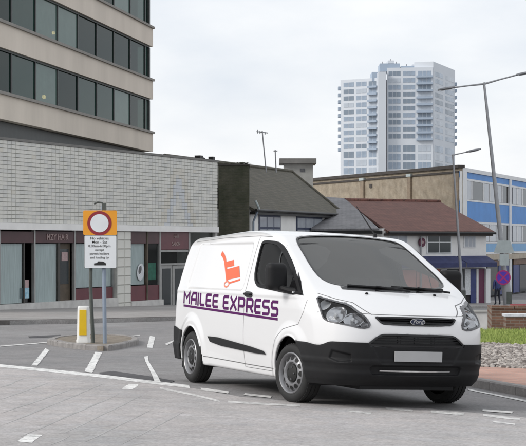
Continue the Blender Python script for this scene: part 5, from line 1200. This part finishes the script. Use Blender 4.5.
# ---- wheels
def lathe(name, prof, n, m_, parent, closed=False):
    V = []; k = len(prof)
    for i in range(n):
        t = 2*math.pi*i/n; V += [(r*math.cos(t), y, r*math.sin(t)) for r, y in prof]
    Fc = [(i*k+j, i*k+j+1, ((i+1) % n)*k+j+1, ((i+1) % n)*k+j) for i in range(n) for j in range(k-1)]
    if closed: Fc += [(i*k+k-1, i*k, ((i+1) % n)*k, ((i+1) % n)*k+k-1) for i in range(n)]
    return MB().add(V, Fc).build(name, m_, parent, True)
R_ = WHEEL_R
def make_wheel():
    w = root('wheel', (0, 0, 0)); hw_ = .108
    ty = lathe('tyre', [(.215, -hw_+.012), (.235, -hw_-.002), (.268, -hw_-.004), (.292, -hw_+.006), (.308, -hw_+.022), (R_, -hw_+.045), (R_, -.032), (R_-.008, -.030), (R_-.008, -.022), (R_, -.020), (R_, .020), (R_-.008, .022), (R_-.008, .030), (R_, .032), (R_, hw_-.045), (.308, hw_-.022), (.268, hw_), (.215, hw_-.012)], 56, 'rubber', w)
    lug = MB()
    for k in range(44):
        t = 2*math.pi*k/44; c, s = math.cos(t), math.sin(t)
        for y0_, y1_ in ((-hw_+.03, -.075), (.075, hw_-.03)):
            V = [(c*r-s*dx, y, s*r+c*dx) for r in (R_-.02, R_+.002) for dx in (-.012, .012) for y in (y0_, y1_)]; lug.add(V, [(0, 1, 3, 2), (4, 6, 7, 5), (0, 2, 6, 4), (1, 5, 7, 3), (0, 4, 5, 1), (2, 3, 7, 6)])
    kind(lug.build('tread_blocks', 'rubber', ty), 'stuff')
    rm = lathe('rim', [(.222, -hw_+.018), (.222, -hw_+.004), (.212, -hw_-.004), (.202, -hw_+.004), (.196, -hw_+.030), (.185, -hw_+.046), (.172, -hw_+.030), (.135, -hw_+.010), (.118, -hw_+.012), (.100, -hw_+.034), (.03, -hw_+.036), (.001, -hw_+.036)], 48, 'rim', w)
    lathe('barrel', [(.222, -hw_+.02), (.20, -.02), (.19, .09)], 32, 'rim_dark', w)
    for k in range(12):
        t = 2*math.pi*k/12; q = []; n = 12
        for i in range(n):
            a = 2*math.pi*i/n; r = .160+.023*math.cos(a); tt = t+.185*math.sin(a); yy = -hw_+.010+(.020/.037)*(r-.135)-.004; q.append((r*math.cos(tt), yy, r*math.sin(tt)))
        MB().add(q, [tuple(range(n))]).build('slot', 'rim_dark', rm)
    cap = lathe('hub_cap', [(.098, -hw_+.033), (.094, -hw_+.016), (.07, -hw_+.004), (.03, -hw_-.002), (.001, -hw_-.002)], 28, 'rim_dark', w)
    for k in range(5):
        t = 2*math.pi*k/5; c, s = math.cos(t)*.066, math.sin(t)*.066; lugm = MB().tube([(c, -hw_+.02, s), (c, -hw_-.006, s)], .011, 6).build('wheel_nut', 'hl_dark', cap)
    return w
def copy_tree(o, parent=None):
    c = o.copy(); COL.objects.link(c); c.parent = parent
    for ch in [x for x in CH.get(o.name, [])]: copy_tree(ch, c)
    return c
w0 = make_wheel(); CH = {}
for o in bpy.data.objects:
    if o.parent: CH.setdefault(o.parent.name, []).append(o)
steer = math.radians(11)
for i, (ax, sg_) in enumerate(((AX_F, -1), (AX_F, 1), (AX_R, -1), (AX_R, 1))):
    w = w0 if i == 0 else copy_tree(w0); w.parent = van; w.location = (ax, sg_*.885, HUB_Z); w.rotation_euler = (0, .3*i, (steer if ax == AX_F else 0)+(math.pi if sg_ > 0 else 0))
MB().tube([(AX_R, -.8, HUB_Z), (AX_R, .8, HUB_Z)], .05, 8).build('axle', 'van_black', van); MB().tube([(AX_F, -.8, HUB_Z), (AX_F, .8, HUB_Z)], .04, 8).build('axle', 'van_black', van)
# ---- lettering: square stroke letters
GL = {'M': ([[(0, 0), (0, 1), (.5, .45), (1, 1), (1, 0)]], 1.15), 'A': ([[(0, 0), (0, .55), (.35, 1), (1, 1), (1, 0)], [(0, .40), (1, .40)]], 1.0), 'I': ([[(0, 0), (0, 1)]], .02), 'L': ([[(0, 1), (0, .15), (.15, 0), (1, 0)]], .72),
      'E': ([[(1, 1), (.15, 1), (0, .85), (0, .15), (.15, 0), (1, 0)], [(0, .5), (.9, .5)]], .80), 'X': ([[(0, 0), (1, 1)], [(0, 1), (1, 0)]], .92), 'P': ([[(0, 0), (0, 1), (.82, 1), (1, .85), (1, .50), (.82, .36), (0, .36)]], .90),
      'R': ([[(0, 0), (0, 1), (.82, 1), (1, .85), (1, .54), (.82, .40), (0, .40)], [(.55, .40), (1, 0)]], .92), 'S': ([[(1, 1), (.15, 1), (0, .87), (0, .64), (.15, .52), (.85, .52), (1, .38), (1, .13), (.85, 0), (0, 0)]], .88)}
def word_width(t, gap): return sum((.62 if c == ' ' else GL[c][1]+gap) for c in t)
txt = 'MAILEE EXPRESS'; gap = .42; X0, X1 = -3.40, -.36; unit = (X1-X0)/(word_width(txt, gap)-gap)
pj = proj_side(-1); x = X0; base = lambda x: .982-(x-X0)*.0235; hgt = lambda x: .128+(x-X0)*.006
SW = .034
for c in txt:
    if c == ' ': x += .62*unit; continue
    strokes, w = GL[c]; mb = MB(); w = max(w, .001)
    for li, ln in enumerate(strokes):
        pts = np.array([(x+px*w*unit, base(x)+pz*hgt(x)) for px, pz in ln]); n = len(pts)
        t = np.diff(pts, axis=0); t /= np.linalg.norm(t, axis=1, keepdims=True); A, B = [], []
        for i in range(n):
            a_ = t[max(i-1, 0)]; b_ = t[min(i, n-2)]; nn = np.array([-a_[1]-b_[1], a_[0]+b_[0]]); nn = nn/max((nn@nn)/2, .5)
            p = pts[i].copy()
            if i == 0: p -= t[0]*SW*.42
            if i == n-1: p += t[-1]*SW*.42
            wx = np.array([1.45, 1.0]); A.append(p+nn*SW/2*wx); B.append(p-nn*SW/2*wx)
        VA, VB = pj(np.array(A), .0022+.0004*li), pj(np.array(B), .0022+.0004*li); mb.add(list(map(tuple, VA))+list(map(tuple, VB)), [(i, i+1, n+i+1, n+i) for i in range(n-1)])
    mb.build('letter', 'purple', body); x += (w+gap)*unit
ribbon('underline', [(-3.41, .943), (-.345, .872)], .028, pj, 'purple', body, .0022)
# hand-truck logo
def lg(name, poly, m_='vinyl_orange', off=-.0112): return patch(name, poly, pj, m_, body, off, 0, .08, 2)
def lx(u, v): # photo pixel to side coordinates of the van
    d = Mv.T @ ray(u, v); o_ = Mv.T @ (np.array([0, 0, CAM_H])-np.array([VAN_X, VAN_Y, 0])); ts = np.linspace(12, 24, 6000); Pt = o_+ts[:, None]*d; f = F_outer(Pt[:, 0], Pt[:, 1], Pt[:, 2]); p = Pt[np.argmax(f < 0)]; return (p[0], p[2])
ribbon('logo_handle', [lx(220.7, 253), lx(222.6, 255.5), lx(224.2, 260), lx(226.4, 281)], .052, pj, 'vinyl_orange', body, -.0112)
lg('logo_box', [lx(225.2, 267.5), lx(225.2, 261.8), lx(232.8, 259.8), lx(233.2, 265.8)]); lg('logo_box', [lx(226.2, 279.8), lx(225.6, 269.2), lx(238.4, 265.8), lx(238.9, 277)])
ribbon('logo_foot', [lx(227.5, 283.2), lx(239, 279.6)], .022, pj, 'vinyl_orange', body, -.0112)
wc = lx(225.7, 284); frame('logo_wheel', disc_poly(wc[0], wc[1], .082, .042, 24), .019, pj, 'vinyl_orange_light', body, -.0106, 0)
